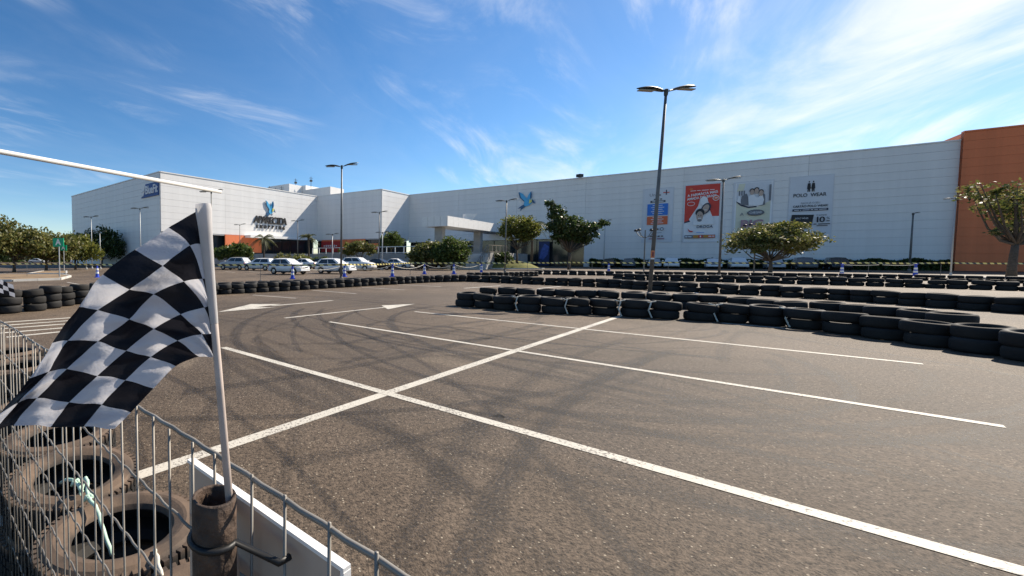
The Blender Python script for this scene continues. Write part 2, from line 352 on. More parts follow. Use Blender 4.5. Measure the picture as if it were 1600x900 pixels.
# rubber left by the karts: thin ragged films lying on the asphalt
def skid_material():
    m = bpy.data.materials.new('rubber_skid'); m.use_nodes = True; n = m.node_tree; b = n.nodes['Principled BSDF']; L = n.links.new
    b.inputs['Base Color'].default_value = (0.022,0.019,0.017,1); b.inputs['Roughness'].default_value = 0.7
    def mth(op, a, c=None, clamp=False):
        q = n.nodes.new('ShaderNodeMath'); q.operation = op; q.use_clamp = clamp
        for k, v in enumerate((a, c)):
            if v is None: continue
            if isinstance(v, (int, float)): q.inputs[k].default_value = v
            else: L(v, q.inputs[k])
        return q.outputs[0]
    uv = n.nodes.new('ShaderNodeUVMap'); sp = n.nodes.new('ShaderNodeSeparateXYZ'); L(uv.outputs[0], sp.inputs[0])
    at = n.nodes.new('ShaderNodeAttribute'); at.attribute_type = 'OBJECT'; at.attribute_name = 'wear'
    mp = n.nodes.new('ShaderNodeMapping'); mp.inputs['Scale'].default_value = (0.9, 9.0, 1); L(uv.outputs[0], mp.inputs[0])
    ob = n.nodes.new('ShaderNodeObjectInfo'); cb = n.nodes.new('ShaderNodeCombineXYZ'); L(mth('MULTIPLY', ob.outputs['Random'], 90), cb.inputs[0]); ad = n.nodes.new('ShaderNodeVectorMath'); L(mp.outputs[0], ad.inputs[0]); L(cb.outputs[0], ad.inputs[1])
    nz = n.nodes.new('ShaderNodeTexNoise'); nz.inputs['Scale'].default_value = 1; nz.inputs['Detail'].default_value = 5; nz.inputs['Roughness'].default_value = 0.65; L(ad.outputs[0], nz.inputs['Vector'])
    g2 = n.nodes.new('ShaderNodeNewGeometry'); nf = n.nodes.new('ShaderNodeTexNoise'); nf.inputs['Scale'].default_value = 45; nf.inputs['Detail'].default_value = 3; L(g2.outputs['Position'], nf.inputs['Vector'])
    edge = n.nodes.new('ShaderNodeMapRange'); edge.interpolation_type = 'SMOOTHSTEP'; edge.inputs[1].default_value = 1.0; edge.inputs[2].default_value = 0.35; L(mth('ABSOLUTE', sp.outputs[1]), edge.inputs[0])
    r1 = n.nodes.new('ShaderNodeMapRange'); r1.inputs[1].default_value = 0.30; r1.inputs[2].default_value = 0.62; r1.inputs[3].default_value = 0.15; L(nz.outputs[0], r1.inputs[0])
    r2 = n.nodes.new('ShaderNodeMapRange'); r2.inputs[1].default_value = 0.36; r2.inputs[2].default_value = 0.60; r2.inputs[3].default_value = 1.0; r2.inputs[4].default_value = 0.25; L(nf.outputs[0], r2.inputs[0])
    f = mth('MULTIPLY', mth('MULTIPLY', mth('MULTIPLY', edge.outputs[0], r1.outputs[0]), r2.outputs[0]), mth('MULTIPLY', at.outputs['Fac'], 0.85), True)
    tr = n.nodes.new('ShaderNodeBsdfTransparent'); ms = n.nodes.new('ShaderNodeMixShader'); L(f, ms.inputs[0]); L(tr.outputs[0], ms.inputs[1]); L(b.outputs[0], ms.inputs[2])
    L(ms.outputs[0], [q for q in n.nodes if q.type == 'OUTPUT_MATERIAL'][0].inputs[0]); return m
M_skid = skid_material()
rk = random.Random(5); NSK = [0]
def skid(cx, cy, r, a0, a1, w, wear):
    n_ = max(10, int(abs(a1-a0)*r/0.35)); vs = []; uv = []; z = 0.0004 + 0.00002*NSK[0]; NSK[0] += 1
    ph, am, dr = rk.uniform(0,6), rk.uniform(.05,.35), rk.uniform(-.12,.12)
    for i in range(n_+1):
        t = i/n_; a = a0+(a1-a0)*t; q = r + am*math.sin(ph+t*4) + dr*r*t
        ww = w*(0.8+0.4*math.sin(ph*2+t*5)**2)
        for sgn in (1,-1): vs.append((cx+(q+sgn*ww)*math.cos(a), cy+(q+sgn*ww)*math.sin(a), z)); uv.append((r*abs(a1-a0)*t, sgn))
    b = MB(); b.add(vs, [(2*i,2*i+2,2*i+3,2*i+1) if a1>a0 else (2*i,2*i+1,2*i+3,2*i+2) for i in range(n_)]); me = b.mesh('skid_mark', M_skid); ul = me.uv_layers.new(name='UVMap')
    for l in me.loops: ul.data[l.index].uv = uv[l.vertex_index]
    o = put('skid_mark', me); o['wear'] = wear; o['kind'] = 'structure'
def pair(cx, cy, r, a0, a1, w, wear):
    skid(cx, cy, r, a0, a1, w, wear)
    if rk.random() < .6: skid(cx, cy, r+rk.choice((.95,1.05,-1.0)), a0+rk.uniform(-.1,.1), a1+rk.uniform(-.1,.1), w*rk.uniform(.7,1.1), wear*rk.uniform(.6,1))
U = rk.uniform
for k in range(20): m_ = U(1.7,4.6); pair(5.9+U(-2.2,2.2), 10.2+U(-2.4,1.8), U(2.6,8.2), m_, m_+U(.7,2.0), U(.06,.14), U(.45,1.0))
for k in range(12): m_ = U(-.5,.9); pair(-8+U(-3,3), 2+U(-4,4), U(8,15), m_-.3, m_+U(.3,.8), U(.07,.15), U(.4,.9))
for k in range(12): m_ = U(1.7,2.7); pair(15+U(-3,3), -5+U(-3,3), U(8,17), m_, m_+U(.3,.8), U(.07,.17), U(.4,.9))
for k in range(8): m_ = U(-1.7,-.5); pair(-2+U(-2,2), 21+U(-2,2), U(8,16), m_, m_+U(.3,.9), U(.07,.15), U(.4,.8))
# pale concrete road in front of the long wall
def ribbon(pts, w, z, name, m):
    b = MB(); vs = []
    pts = [Vector(p) for p in pts]
    for i, p in enumerate(pts):
        d = (pts[min(i+1,len(pts)-1)]-pts[max(i-1,0)]).normalized(); s = Vector((-d.y,d.x,0))*w/2
        vs += [(p.x+s.x,p.y+s.y,z),(p.x-s.x,p.y-s.y,z)]
    b.add(vs, [(2*i,2*i+1,2*i+3,2*i+2) for i in range(len(pts)-1)]); return struct(b.build(name, m))
M_road = mat('pale_road_surface', (0.30,0.275,0.24), 0.85, 0.1, 0.8)
ribbon([GX(842,46), GX(1000,43.5), GX(1200,40), GX(1600,35), GX(1800,33)], 6.5, 0.006, 'road', M_road)
# kerbed islands on the left
def island(poly, name, m_top):
    b = MB(); b.prism([(p.x,p.y) for p in poly], 0.0, 0.12); o = struct(b.build(name, m_top))
    n = len(poly)
    for i in range(n):
        p, q = poly[i], poly[(i+1)%n]; d = (q-p); L_ = d.length; k = max(1, int(L_/1.0))
        for j in range(k):
            c = p + d*((j+0.5)/k)
            kb = MB(); kb.box((c.x,c.y,0.075), (L_/k-0.02,0.16,0.15), math.atan2(d.y,d.x)); kb.build('kerb_stone', M_kerb, o)
    return o
island([G(-120,441), G(20,440), G(94,437.5), G(110,433), G(96,430.5), G(-60,430)], 'kerb_island', M_soil)
island([G(45,429), G(104,429), G(104,425), G(70,424.5)], 'kerb_island', M_soil)

# ------------------------------------------------------------------ the shopping centre
H = 15.57
def TOP(px, py, h=H):
    Y = (h-CAM_H)*F/(403.9-py); return GX(px, Y)
pa, pb, pc, pd, pe, pf = TOP(115,308), TOP(252,270), TOP(495,308), TOP(595,297), TOP(638,306), TOP(1507,220)
wv = (pf-pe).normalized()
pg = pf + wv*45
mall = thing('shopping_centre', 'long white clad shopping centre with orange end block and dark glass ground floor', 'building', (pe.x, pe.y, 0))
org = Vector((pe.x, pe.y, 0))
def loc(v): return Vector(v) - org
def nrm(p, q):
    d = (q-p).normalized(); return Vector((d.y, -d.x, 0))     # towards the viewer for walls listed left to right
panel_cache = {}
def clad(p, q, z0, z1, m=M_clad, plen=12.0, ph=1.04, nm='cladding_panel'):
    d = q-p; L_ = d.length; n = nrm(p,q); a = math.atan2(d.y,d.x)
    nc = max(1, round(L_/plen)); nr = max(1, round((z1-z0)/ph)); w = L_/nc; h = (z1-z0)/nr
    key = (round(w,3), round(h,3), m.name)
    if key not in panel_cache:
        b = MB(); b.box((0,0,0), (w-0.018,0.08,h-0.020)); panel_cache[key] = b.mesh(nm, m)
    for i in range(nc):
        for j in range(nr):
            c = p + d*((i+0.5)/nc) + n*(0.05 + random.uniform(0,0.006)); c.z = z0 + (j+0.5)*h
            o = put(nm, panel_cache[key], mall, loc(c), a)
def backing(p, q, z0, z1, t=0.5, m=M_cladback, nm='wall'):
    d = q-p; n = nrm(p,q); c = (p+q)/2 - n*(t/2); b = MB()
    b.box(loc((c.x,c.y,(z0+z1)/2)), (d.length, t, z1-z0), math.atan2(d.y,d.x)); return b.build(nm, m, mall)
def band(p, q, z0, z1, t, off, m, nm):
    d = q-p; n = nrm(p,q); c = (p+q)/2 + n*off; b = MB()
    b.box(loc((c.x,c.y,(z0+z1)/2)), (d.length, t, z1-z0), math.atan2(d.y,d.x)); return b.build(nm, m, mall)
s_gl = 32.6                                      # along the long wall: glass ground floor up to here
pm = pe + wv*s_gl
for (p, q, z0) in ((pa,pb,0.0),(pb,pc,5.9),(pc,pd,5.6),(pd,pe,5.6),(pe,pm,6.3),(pm,pf,0.0)):
    backing(p, q, z0, H-0.05); clad(p, q, z0+0.02, H-0.10)
    band(p, q, H-0.09, H+0.08, 0.62, -0.14, M_clad, 'parapet_cap')
# orange block, a little proud and taller
po0, po1 = pf + nrm(pe,pf)*0.6 - wv*0.9, pg + nrm(pe,pf)*0.6
HO = CAM_H + (403.9-209.5)*po0.y/F
backing(po0, po1, 0, HO-0.05, 0.6, M_orange, 'orange_wall'); clad(po0, po1, 0.02, HO-0.1, M_orange)
band(po0, po1, HO-0.09, HO+0.1, 0.75, -0.2, M_orange, 'parapet_cap')
sb = MB(); sb.box(loc((po0 - nrm(pe,pf)*3.0 + wv*0.25)) + Vector((0,0,HO/2-0.04)), (0.5,6.0,HO-0.1), math.atan2(wv.y,wv.x)); sb.build('orange_wall', M_orange, mall)
# roof deck
back = Vector((0.64,0.77,0))*60
rb = MB(); rb.prism([tuple(loc(p)[:2]) for p in (pa,pb,pc,pd,pe,pf,pf+back,pa+back)], H-1.2, H-0.9); rb.build('roof', M_conc, mall)
# end walls so that the block is closed
rb = MB(); rb.prism([tuple(loc(p)[:2]) for p in (pa, pa+back, pa+back+wv*0.4, pa+wv*0.4)], 0, H-0.1); rb.build('wall', M_cladback, mall)
# recessed ground floor: dark glass panes between mullions, orange panels
def glazed(p, q, z0, z1, inset, pane=2.6):
    d = q-p; n = nrm(p,q); a = math.atan2(d.y,d.x); k = max(1, round(d.length/pane)); w = d.length/k
    b = MB(); b.box((0,0,0), (w-0.12,0.06,z1-z0)); me = b.mesh('glass_pane', M_glass)
    b = MB(); b.box((0,0,0), (0.12,0.16,z1-z0)); mu = b.mesh('mullion', M_dark)
    for i in range(k):
        c = p + d*((i+0.5)/k) - n*inset; c.z = (z0+z1)/2; put('glass_pane', me, mall, loc(c), a)
        c = p + d*(i/k) - n*inset; c.z = (z0+z1)/2; put('mullion', mu, mall, loc(c), a)
    b = MB(); c = (p+q)/2 - n*(inset/2+0.2); b.box(loc((c.x,c.y,z1+0.12)), (d.length,inset+0.5,0.2), a); b.build('soffit', M_cladback, mall)
glazed(pb + (pc-pb)*0.02, pc, 0, 5.7, 1.0); glazed(pc, pd, 0, 5.4, 0.5); glazed(pd, pe, 0, 5.4, 0.5); glazed(pe, pm, 0, 5.0, 1.2)
band(pe + wv*0.2, pm, 5.05, 6.28, 0.3, 0.16, M_white, 'fascia')
band(pb + (pc-pb)*0.45, pb+(pc-pb)*0.86, 5.45, 5.95, 2.0, 0.9, M_white, 'fascia')
d1 = pc-pb; band(pb + d1*0.33, pb + d1*0.56, 2.6, 5.85, 0.2, 0.15, M_orange, 'orange_panel')
d2 = pd-pc; band(pc + d2*0.10, pc + d2*0.78, 3.4, 5.55, 0.2, 0.20, M_orange, 'orange_panel')
band(pc + d2*0.78, pc + d2*0.97, 3.4, 4.6, 0.2, 0.20, M_orange, 'orange_panel')
rp = band(pc + d2*0.10, pc + d2*0.40, 2.9, 5.3, 0.2, 0.42, M_red, 'shop_sign')
# white lettering strip on the red sign (too small to read in the place)
a2 = math.atan2(d2.y,d2.x); n2 = nrm(pc,pd)
for k in range(7):
    c = pc + d2*(0.15 + 0.033*k) + n2*0.56; c.z = 4.25; b = MB(); b.box(loc(c), (0.26,0.05,0.42 if k not in (0,6) else 0.25), a2); b.build('sign_letter', M_white, rp)
# wing return wall between the two lit faces is built by pd-pe above; rooftop plant
def roofbox(px, py0, py1, w, Y, m, nm='rooftop_plant'):
    t = AT(px, py0, Y); bt = AT(px, py1, Y); b = MB(); b.box(loc(((t.x),Y,(t.z+bt.z)/2)), (w,6,t.z-bt.z+1.5), R(-42)); b.build(nm, m, mall)
roofbox(447,296,304,7.5,118,M_clad); roofbox(473,298,306,7.0,121,M_white); roofbox(505,301,307,9,116,M_clad)
for (px,py,Y) in ((462,279,119),(486,276,117),(421,291,112),(431,293,112),(440,291,112),(452,290,114)):
    t = AT(px,py,Y); b = MB(); b.tube([loc((t.x,Y,H-1)), loc(t)], 0.07, 5); o = b.build('antenna_mast', M_pole, mall)
    bb = MB(); bb.box(loc((t.x,Y,t.z-0.4)), (1.1,0.08,0.08), R(20)); bb.box(loc((t.x,Y,t.z-1.1)), (0.7,0.3,0.5), R(20)); bb.build('aerial', M_pole, o)
c = AT(912,276,75); b = MB(); b.box(loc((c.x,c.y+1,H+0.2)), (0.85,0.7,0.5), 0.3); b.build('roof_vent', M_black, mall)

WALL_A = math.atan2(wv.y, wv.x); NW = nrm(pe, pf)
def on_wall(px, py, p=pe, q=pf, off=0.12):
    n = nrm(p,q); d = ray(px,py); t = ((p+n*off) - Vector((0,0,CAM_H))).dot(n)/d.dot(n)
    return Vector((0,0,CAM_H)) + d*t
# -- banners hung on the long wall
class Banner:
    def __init__(s, x0, x1, ytop, ybot, label):
        xm = (x0+x1)/2; a = on_wall(x0, ybot); b_ = on_wall(x1, ybot)
        s.w = (Vector(b_[:2])-Vector(a[:2])).length; zb = on_wall(xm,ybot).z; s.h = on_wall(xm,ytop).z - zb
        s.o = thing('wall_banner', label, 'banner', (a.x,a.y,zb), WALL_A, rx=math.pi/2)
        s.lay = 0.05
        f = MB(); f.box((s.w/2,s.h/2,0.0), (s.w,s.h,0.10)); f.build('frame', M_frame, s.o)
    def rect(s, x0,y0,x1,y1,m,nm='printed_panel',skew=0):
        s.lay += 0.012; w,h = s.w,s.h; b = MB()
        b.add([(x0*w,y0*h,s.lay),(x1*w,y0*h,s.lay),((x1+skew)*w,y1*h,s.lay),((x0+skew)*w,y1*h,s.lay)], [(0,1,2,3)]); return b.build(nm,m,s.o)
    def poly(s, pts, m, nm='printed_figure'):
        s.lay += 0.012; b = MB(); b.add([(x*s.w,y*s.h,s.lay) for x,y in pts], [tuple(range(len(pts)))]); return b.build(nm,m,s.o)
    def oval(s, cx,cy,rx,ry,m,nm='printed_figure',n=20,tilt=0):
        return s.poly([(cx+rx*math.cos(t)*math.cos(tilt)-ry*math.sin(t)*math.sin(tilt)*s.h/s.w, cy+ry*math.sin(t)*math.cos(tilt)+rx*math.cos(t)*math.sin(tilt)*s.w/s.h) for t in [2*math.pi*i/n for i in range(n)]], m, nm)
    def small_print(s, words, cx, cy, hh, m, fit):
        tot = sum(words) + len(words) - 1; x = cx - fit/2
        for w_ in words:
            s.rect(x, cy-hh*.28, x+fit*w_/tot, cy+hh*.28, m, 'printed_line'); x += fit*(w_+1)/tot
            s.lay -= 0.012
        s.lay += 0.012
    def text(s, t, cx, cy, hh, m, bold=0.0, rot=0.0, sx=1.0, fit=None, nm='printed_lettering'):
        s.lay += 0.012; me = text_mesh(t, hh*s.h, m, bold=bold*s.h)
        if fit:
            xs = [v.co.x for v in me.vertices]; k = fit*s.w/(max(xs)-min(xs))
            for v in me.vertices: v.co.x *= k
        o = put(nm, me, s.o, (cx*s.w, cy*s.h, s.lay)); o.rotation_euler = (0,0,rot); return o
M_frame = mat('banner_frame', (0.62,0.63,0.65), 0.5, 0.04, 2)
B_white = mat('print_white', (0.78,0.79,0.80), 0.6, 0.03, 1); B_bg = mat('print_pale_grey', (0.64,0.66,0.69), 0.6, 0.05, 0.5)
B_blue = mat('print_blue', (0.04,0.19,0.60), 0.6, 0.06, 1); B_red = mat('print_red', (0.62,0.06,0.04), 0.6, 0.06, 1)
B_rust = mat('print_orange_red', (0.68,0.15,0.06), 0.6, 0.06, 1); B_black = mat('print_black', (0.02,0.022,0.026), 0.6, 0.2, 1)
B_grey = mat('print_grey', (0.17,0.18,0.20), 0.6, 0.1, 1); B_skin = mat('print_skin', (0.48,0.36,0.29), 0.6, 0.1, 2)
B_yel = mat('print_pale_yellow', (0.68,0.67,0.52), 0.6, 0.08, 0.7); B_mauve = mat('print_mauve', (0.36,0.22,0.26), 0.6, 0.1, 1)
B_amber = mat('print_amber', (0.55,0.25,0.04), 0.6, 0.1, 1); B_navy = mat('print_navy', (0.035,0.045,0.075), 0.6, 0.1, 1)
b1 = Banner(1001.5,1050,294,379,'white wall banner with a blue block above a red block, behind the tall lamp post')
b1.rect(.06,.02,.98,.98,B_bg,'printed_sheet'); b1.text('Uni',.34,.875,.075,B_grey,fit=.22); b1.small_print([4],.53,.868,.05,B_grey,.12); 
b1.rect(.66,.90,.86,.915,B_red); b1.rect(.745,.865,.775,.955,B_navy); b1.small_print([6,2],.5,.795,.035,B_black,.26); b1.rect(.26,.735,.74,.77,B_navy)
b1.small_print([4,5],.5,.752,.020,B_white,.36)
b1.rect(.17,.50,.83,.71,B_blue); b1.rect(.17,.33,.83,.48,B_rust)
for k in range(5): b1.rect(.5-.16-.05*(k%2),.675-.037*k,.5+.16+.05*(k%2),.685-.037*k,B_white,'printed_line')
for k in range(4): b1.rect(.5-.15-.05*(k%2),.455-.034*k,.5+.15+.05*(k%2),.465-.034*k,B_white,'printed_line')
b1.small_print([2,2,2],.42,.245,.05,B_black,.26); b1.oval(.66,.245,.055,.03,B_black); b1.oval(.66,.245,.04,.021,B_bg)
b1.rect(.3,.175,.66,.182,B_grey,'printed_line'); b1.small_print([6,2,2],.5,.115,.034,B_black,.42); b1.small_print([5,5],.5,.07,.040,B_mauve,.5)
b2 = Banner(1066,1122.5,287,379,'red and white pharmacy banner showing two laughing people')
b2.rect(.03,.02,.98,.98,B_white,'printed_sheet')
b2.poly([(.03,.98),(.98,.98),(.98,.44),(.80,.44),(.72,.56),(.70,.66),(.62,.76),(.52,.78),(.45,.74),(.40,.62),(.30,.53),(.16,.40),(.20,.36),(.03,.335)],B_red,'printed_panel')
b2.poly([(.03,.335),(.20,.36),(.17,.385),(.03,.355)],B_navy,'printed_panel')
b2.small_print([5,3,6,4],.50,.885,.016,B_white,.66)
b2.text('A FARMÁCIA MAIS',.51,.825,.058,B_white,bold=.0015,rot=.115,fit=.84); b2.text('AMADA DO BRASIL',.50,.765,.058,B_white,bold=.0015,rot=.115,fit=.84)
b2.oval(.19,.915,.05,.022,B_rust); b2.oval(.88,.74,.09,.045,B_white); b2.oval(.88,.74,.075,.035,B_rust); b2.small_print([3],.88,.74,.025,B_white,.08)
b2.oval(.20,.665,.11,.035,B_white); b2.oval(.20,.665,.098,.028,B_red)
b2.oval(.56,.70,.105,.075,B_white); b2.oval(.62,.575,.125,.095,B_navy,tilt=-.3); b2.oval(.61,.57,.085,.075,B_skin,tilt=-.3); b2.rect(.57,.545,.65,.553,B_white)
b2.poly([(.28,.36),(.34,.46),(.47,.42),(.62,.45),(.80,.44),(.85,.34),(.85,.30),(.25,.30)],B_white)
b2.oval(.46,.505,.125,.07,B_black); b2.oval(.455,.445,.095,.085,B_skin); b2.oval(.42,.46,.014,.008,B_black); b2.oval(.49,.46,.014,.008,B_black); b2.rect(.41,.405,.50,.418,B_white); b2.oval(.455,.375,.06,.02,B_grey)
b2.text('DROGA',.60,.265,.062,B_navy,bold=.001,fit=.44); b2.poly([(.13,.25),(.19,.21),(.30,.195),(.25,.175),(.17,.19)],B_red); b2.rect(.38,.165,.60,.172,B_blue,'printed_line')
b2.rect(.05,.075,.90,.13,B_grey); b2.rect(.30,.08,.50,.125,B_amber); b2.rect(.44,.08,.56,.125,B_red); b2.rect(.58,.08,.70,.125,B_amber); b2.rect(.70,.08,.89,.125,B_rust)
b2.small_print([3,4],.16,.102,.026,B_white,.18); b2.small_print([2],.50,.102,.05,B_white,.035); b2.small_print([4,3],.795,.102,.026,B_white,.16)
b3 = Banner(1142,1205,283,377.5,'pale yellow banner with a family picture and big letters, behind the round tree')
b3.rect(.05,.02,.97,.98,B_white,'printed_sheet'); b3.rect(.09,.10,.93,.97,B_yel)
b3.poly([(.09,.66),(.20,.60),(.40,.555),(.60,.565),(.80,.62),(.93,.66),(.93,.97),(.09,.97)],B_bg); b3.rect(.09,.84,.25,.965,B_yel,skew=.05)
b3.poly([(.09,.66),(.20,.60),(.40,.555),(.60,.565),(.60,.585),(.40,.58),(.22,.625),(.10,.685)],B_navy)
for x in (.14,.20,.26): b3.rect(x,.77,x+.035,.85,B_grey)
b3.poly([(.18,.62),(.22,.76),(.34,.80),(.40,.70),(.40,.60),(.28,.61)],B_grey); b3.poly([(.10,.67),(.14,.76),(.19,.74),(.20,.64)],B_white)
b3.poly([(.62,.59),(.62,.72),(.70,.82),(.79,.76),(.80,.60),(.72,.585)],B_grey)
b3.poly([(.40,.60),(.38,.74),(.48,.79),(.60,.72),(.72,.77),(.77,.68),(.74,.60),(.6,.585)],B_white)
for (x,y) in ((.47,.815),(.58,.83),(.69,.79)):
    b3.oval(x,y+.02,.062,.042,B_black); b3.oval(x,y,.052,.045,B_skin)
b3.rect(.88,.66,.93,.92,B_grey); b3.text('A',.24,.455,.07,B_grey); b3.oval(.58,.475,.21,.05,B_navy); b3.oval(.58,.475,.195,.042,B_grey); b3.text('CHEGAR',.58,.475,.05,B_white,fit=.3,rot=.05)
b3.text('BIG',.50,.29,.17,B_mauve,bold=.006,fit=.56); b3.rect(.22,.10,.80,.185,B_mauve); b3.rect(.30,.135,.72,.155,B_white,'printed_line')
b4 = Banner(1228.5,1298,274.5,377.5,'pale grey clothing banner with two standing figures and a dark card')
b4.rect(.02,.015,.98,.985,B_bg,'printed_sheet')
def figure(x0):
    s=.075
    b4.oval(x0,.905,.016,.013,B_black)
    b4.poly([(x0-.045,.80),(x0-.03,.885),(x0+.03,.885),(x0+.045,.80),(x0+.03,.80),(x0+.03,.755),(x0+.008,.755),(x0,.80),(x0-.008,.755),(x0-.03,.755),(x0-.03,.80)],B_black)
figure(.45); figure(.545)
b4.text('POLO  WEAR',.47,.705,.075,B_black,bold=.001,fit=.74); b4.text('FAÇA JÁ O SEU',.50,.585,.038,B_grey,fit=.42); b4.text('CARTÃO POLO WEAR!',.50,.537,.045,B_black,bold=.001,fit=.78)
b4.rect(.10,.465,.90,.50,B_navy); b4.small_print([4,1,6,2,3,6],.50,.482,.018,B_bg,.72)
b4.poly([(.05,.24),(.09,.415),(.59,.405),(.55,.235)],B_black,'printed_card'); b4.text('POLO WEAR',.32,.355,.034,B_white,fit=.30)
b4.text('E GANHE',.76,.395,.03,B_black,fit=.22); b4.text('1',.675,.325,.115,B_black,bold=.002); b4.text('0',.775,.325,.115,B_black,bold=.002); b4.text('%',.905,.345,.05,B_black); b4.small_print([3],.905,.305,.022,B_black,.07)
b4.small_print([2,8],.77,.262,.022,B_black,.36); b4.small_print([6],.78,.236,.018,B_black,.24); b4.small_print([5,7],.68,.125,.016,B_grey,.34); b4.small_print([6],.62,.07,.016,B_grey,.16)

# -- bird emblems and lettering on the walls
E_b1 = mat('emblem_light_blue', (0.07,0.40,0.68), 0.4, 0.1, 1); E_b2 = mat('emblem_dark_blue', (0.02,0.10,0.22), 0.4, 0.1, 1); E_y = mat('emblem_yellow', (0.70,0.62,0.16), 0.4, 0.1, 1)
def emblem(px, py, p, q, size, label):
    w = on_wall(px, py, p, q, 0.2); d = q-p
    o = thing('bird_emblem', label, 'sign', w, math.atan2(d.y,d.x), rx=math.pi/2)
    def pl(pts, m, nm, z): 
        b = MB(); b.prism([(x*size,y*size) for x,y in pts], z, z+0.12); b.build(nm, m, o)
    pl([(-.36,.50),(-.20,.40),(-.02,.16),(.06,-.02),(-.08,-.02),(-.28,.22)], E_b1, 'wing', 0.0)
    pl([(-.40,.48),(-.36,.50),(-.28,.22),(-.08,-.02),(-.14,-.02),(-.34,.20)], E_b2, 'wing_edge', 0.02)
    pl([(.20,.50),(.24,.22),(.16,.04),(.02,.02),(.02,.16),(.10,.34)], E_b1, 'wing', 0.03)
    pl([(.20,.50),(.25,.34),(.24,.18),(.18,.08),(.17,.26)], E_b2, 'wing_edge', 0.16)
    pl([(-.10,0),(.20,.08),(.30,.04),(.26,-.12),(.10,-.26),(-.06,-.30),(-.14,-.18)], E_b1, 'body', 0.05)
    pl([(.14,.06),(.26,.04),(.26,-.08),(.12,-.16)], E_y, 'breast', 0.18)
    pl([(.28,.06),(.36,-.04),(.42,-.18),(.32,-.14),(.25,-.05)], E_b2, 'head', 0.08)
    pl([(-.08,-.16),(-.02,-.28),(-.22,-.42),(-.30,-.50),(-.26,-.36),(-.42,-.38),(-.24,-.24)], E_b2, 'tail', 0.02)
emblem(422,327,pb,pc,3.3,'blue bird emblem above the black letters on the sunlit wall')
emblem(823,314,pe,pf,3.5,'blue bird emblem high on the shaded long wall')
M_letter = mat('black_letter', (0.02,0.018,0.018), 0.5, 0.2, 3)
def wall_word(name, label, rows, px, py, p, q, m, depth=0.12, shear=0.12):
    d = q-p; w = on_wall(px, py, p, q, 0.22); o = thing(name, label, 'sign', w, math.atan2(d.y,d.x), rx=math.pi/2)
    for (txt, size, dy, width, bold) in rows:
        n = len(txt); tot = width; 
        for i, ch in enumerate(txt):
            if ch == ' ': continue
            me = text_mesh(ch, size, m, depth=depth, shear=shear, bold=bold); put('letter', me, o, (-tot/2 + tot*(i+0.5)/n, dy, 0))
    return o
wlen = (on_wall(448,345,pb,pc)-on_wall(399,345,pb,pc)).length
wall_word('lettering_sign', 'black raised mall name lettering on the sunlit wall above the palm', [('APARECIDA',2.0,0.0,wlen,0.03),('SHOPPING',0.95,-1.35,wlen*0.96,0.02)], 423,345, pb, pc, M_letter)
M_signblue = mat('sign_blue', (0.02,0.07,0.25), 0.5, 0.1, 1)
d = pb-pa; w0 = on_wall(221,302,pa,pb,0.15); w1 = on_wall(249,290,pa,pb,0.15); bw = Vector((w1.x-w0.x,w1.y-w0.y)).length
o = thing('gym_sign', 'blue gym sign with white letters at the shaded corner of the left wing', 'sign', (w0.x,w0.y,w0.z-1.0), math.atan2(d.y,d.x), rx=math.pi/2)
b = MB(); b.prism([(bw*.02,0.1),(bw*.97,0.1),(bw*.97,2.3),(bw*.28,2.3),(bw*.25,1.2)], 0, 0.15); b.build('panel', M_signblue, o)
b = MB(); b.prism([(bw*.03,1.05),(bw*.24,2.0),(bw*.27,2.0),(bw*.20,1.25)], 0.15, 0.2); b.prism([(bw*.05,.35),(bw*.22,1.15),(bw*.25,1.15),(bw*.16,.35)], 0.15, 0.2); b.build('arrow_mark', B_white, o)
me = text_mesh('BlueFit', 1.9, B_white, depth=0.03, bold=0.04); xs=[v.co.x for v in me.vertices]; kx = bw*.66/(max(xs)-min(xs))
for v in me.vertices: v.co.x *= kx
put('lettering', me, o, (bw*.62,1.2,0.2))

# -- entrance canopy, podium, stairs
cc = GX(697.2, 63.5); cdv = Vector((math.sin(R(43.9)), math.cos(R(43.9)), 0)); cl = Vector((-0.76,0.65,0))
zc0, zc1 = CAM_H + (403.9-353.5)*63.5/F, CAM_H + (403.9-337.9)*63.5/F
can = thing('entrance_canopy', 'flat white entrance canopy slab on two square grey columns', 'canopy', (cc.x,cc.y,0))
cp = [cc, cc+cdv*28, cc+cdv*28+cl*3.8, cc+cl*3.8]
b = MB(); b.prism([tuple((p-cc)[:2]) for p in cp], zc0+0.05, zc1-0.05); b.build('slab', M_lightconc, can)
def slab_panels(p, q, n_):
    d = q-p; n = nrm(p,q) if nrm(p,q).dot(p-(cc+cdv*14+cl*2)) > 0 else -nrm(p,q)
    b = MB(); b.box((0,0,0), (d.length/n_-0.04,0.06,zc1-zc0)); me = b.mesh('facing_panel', M_white)
    for i in range(n_):
        c = p + d*((i+.5)/n_) + n*0.035; put('facing_panel', me, can, (c.x-cc.x,c.y-cc.y,(zc0+zc1)/2), math.atan2(d.y,d.x))
slab_panels(cp[0], cp[1], 14); slab_panels(cp[3], cp[0], 4)
PZ = 2.3
for t in (2.0, 17.5):
    c = cc + cdv*t + cl*1.9 - cc; b = MB(); b.box((c.x,c.y,(PZ+zc0)/2+0.02), (1.15,1.15,zc0-PZ+0.03), R(46)); b.build('column', M_conc, can)
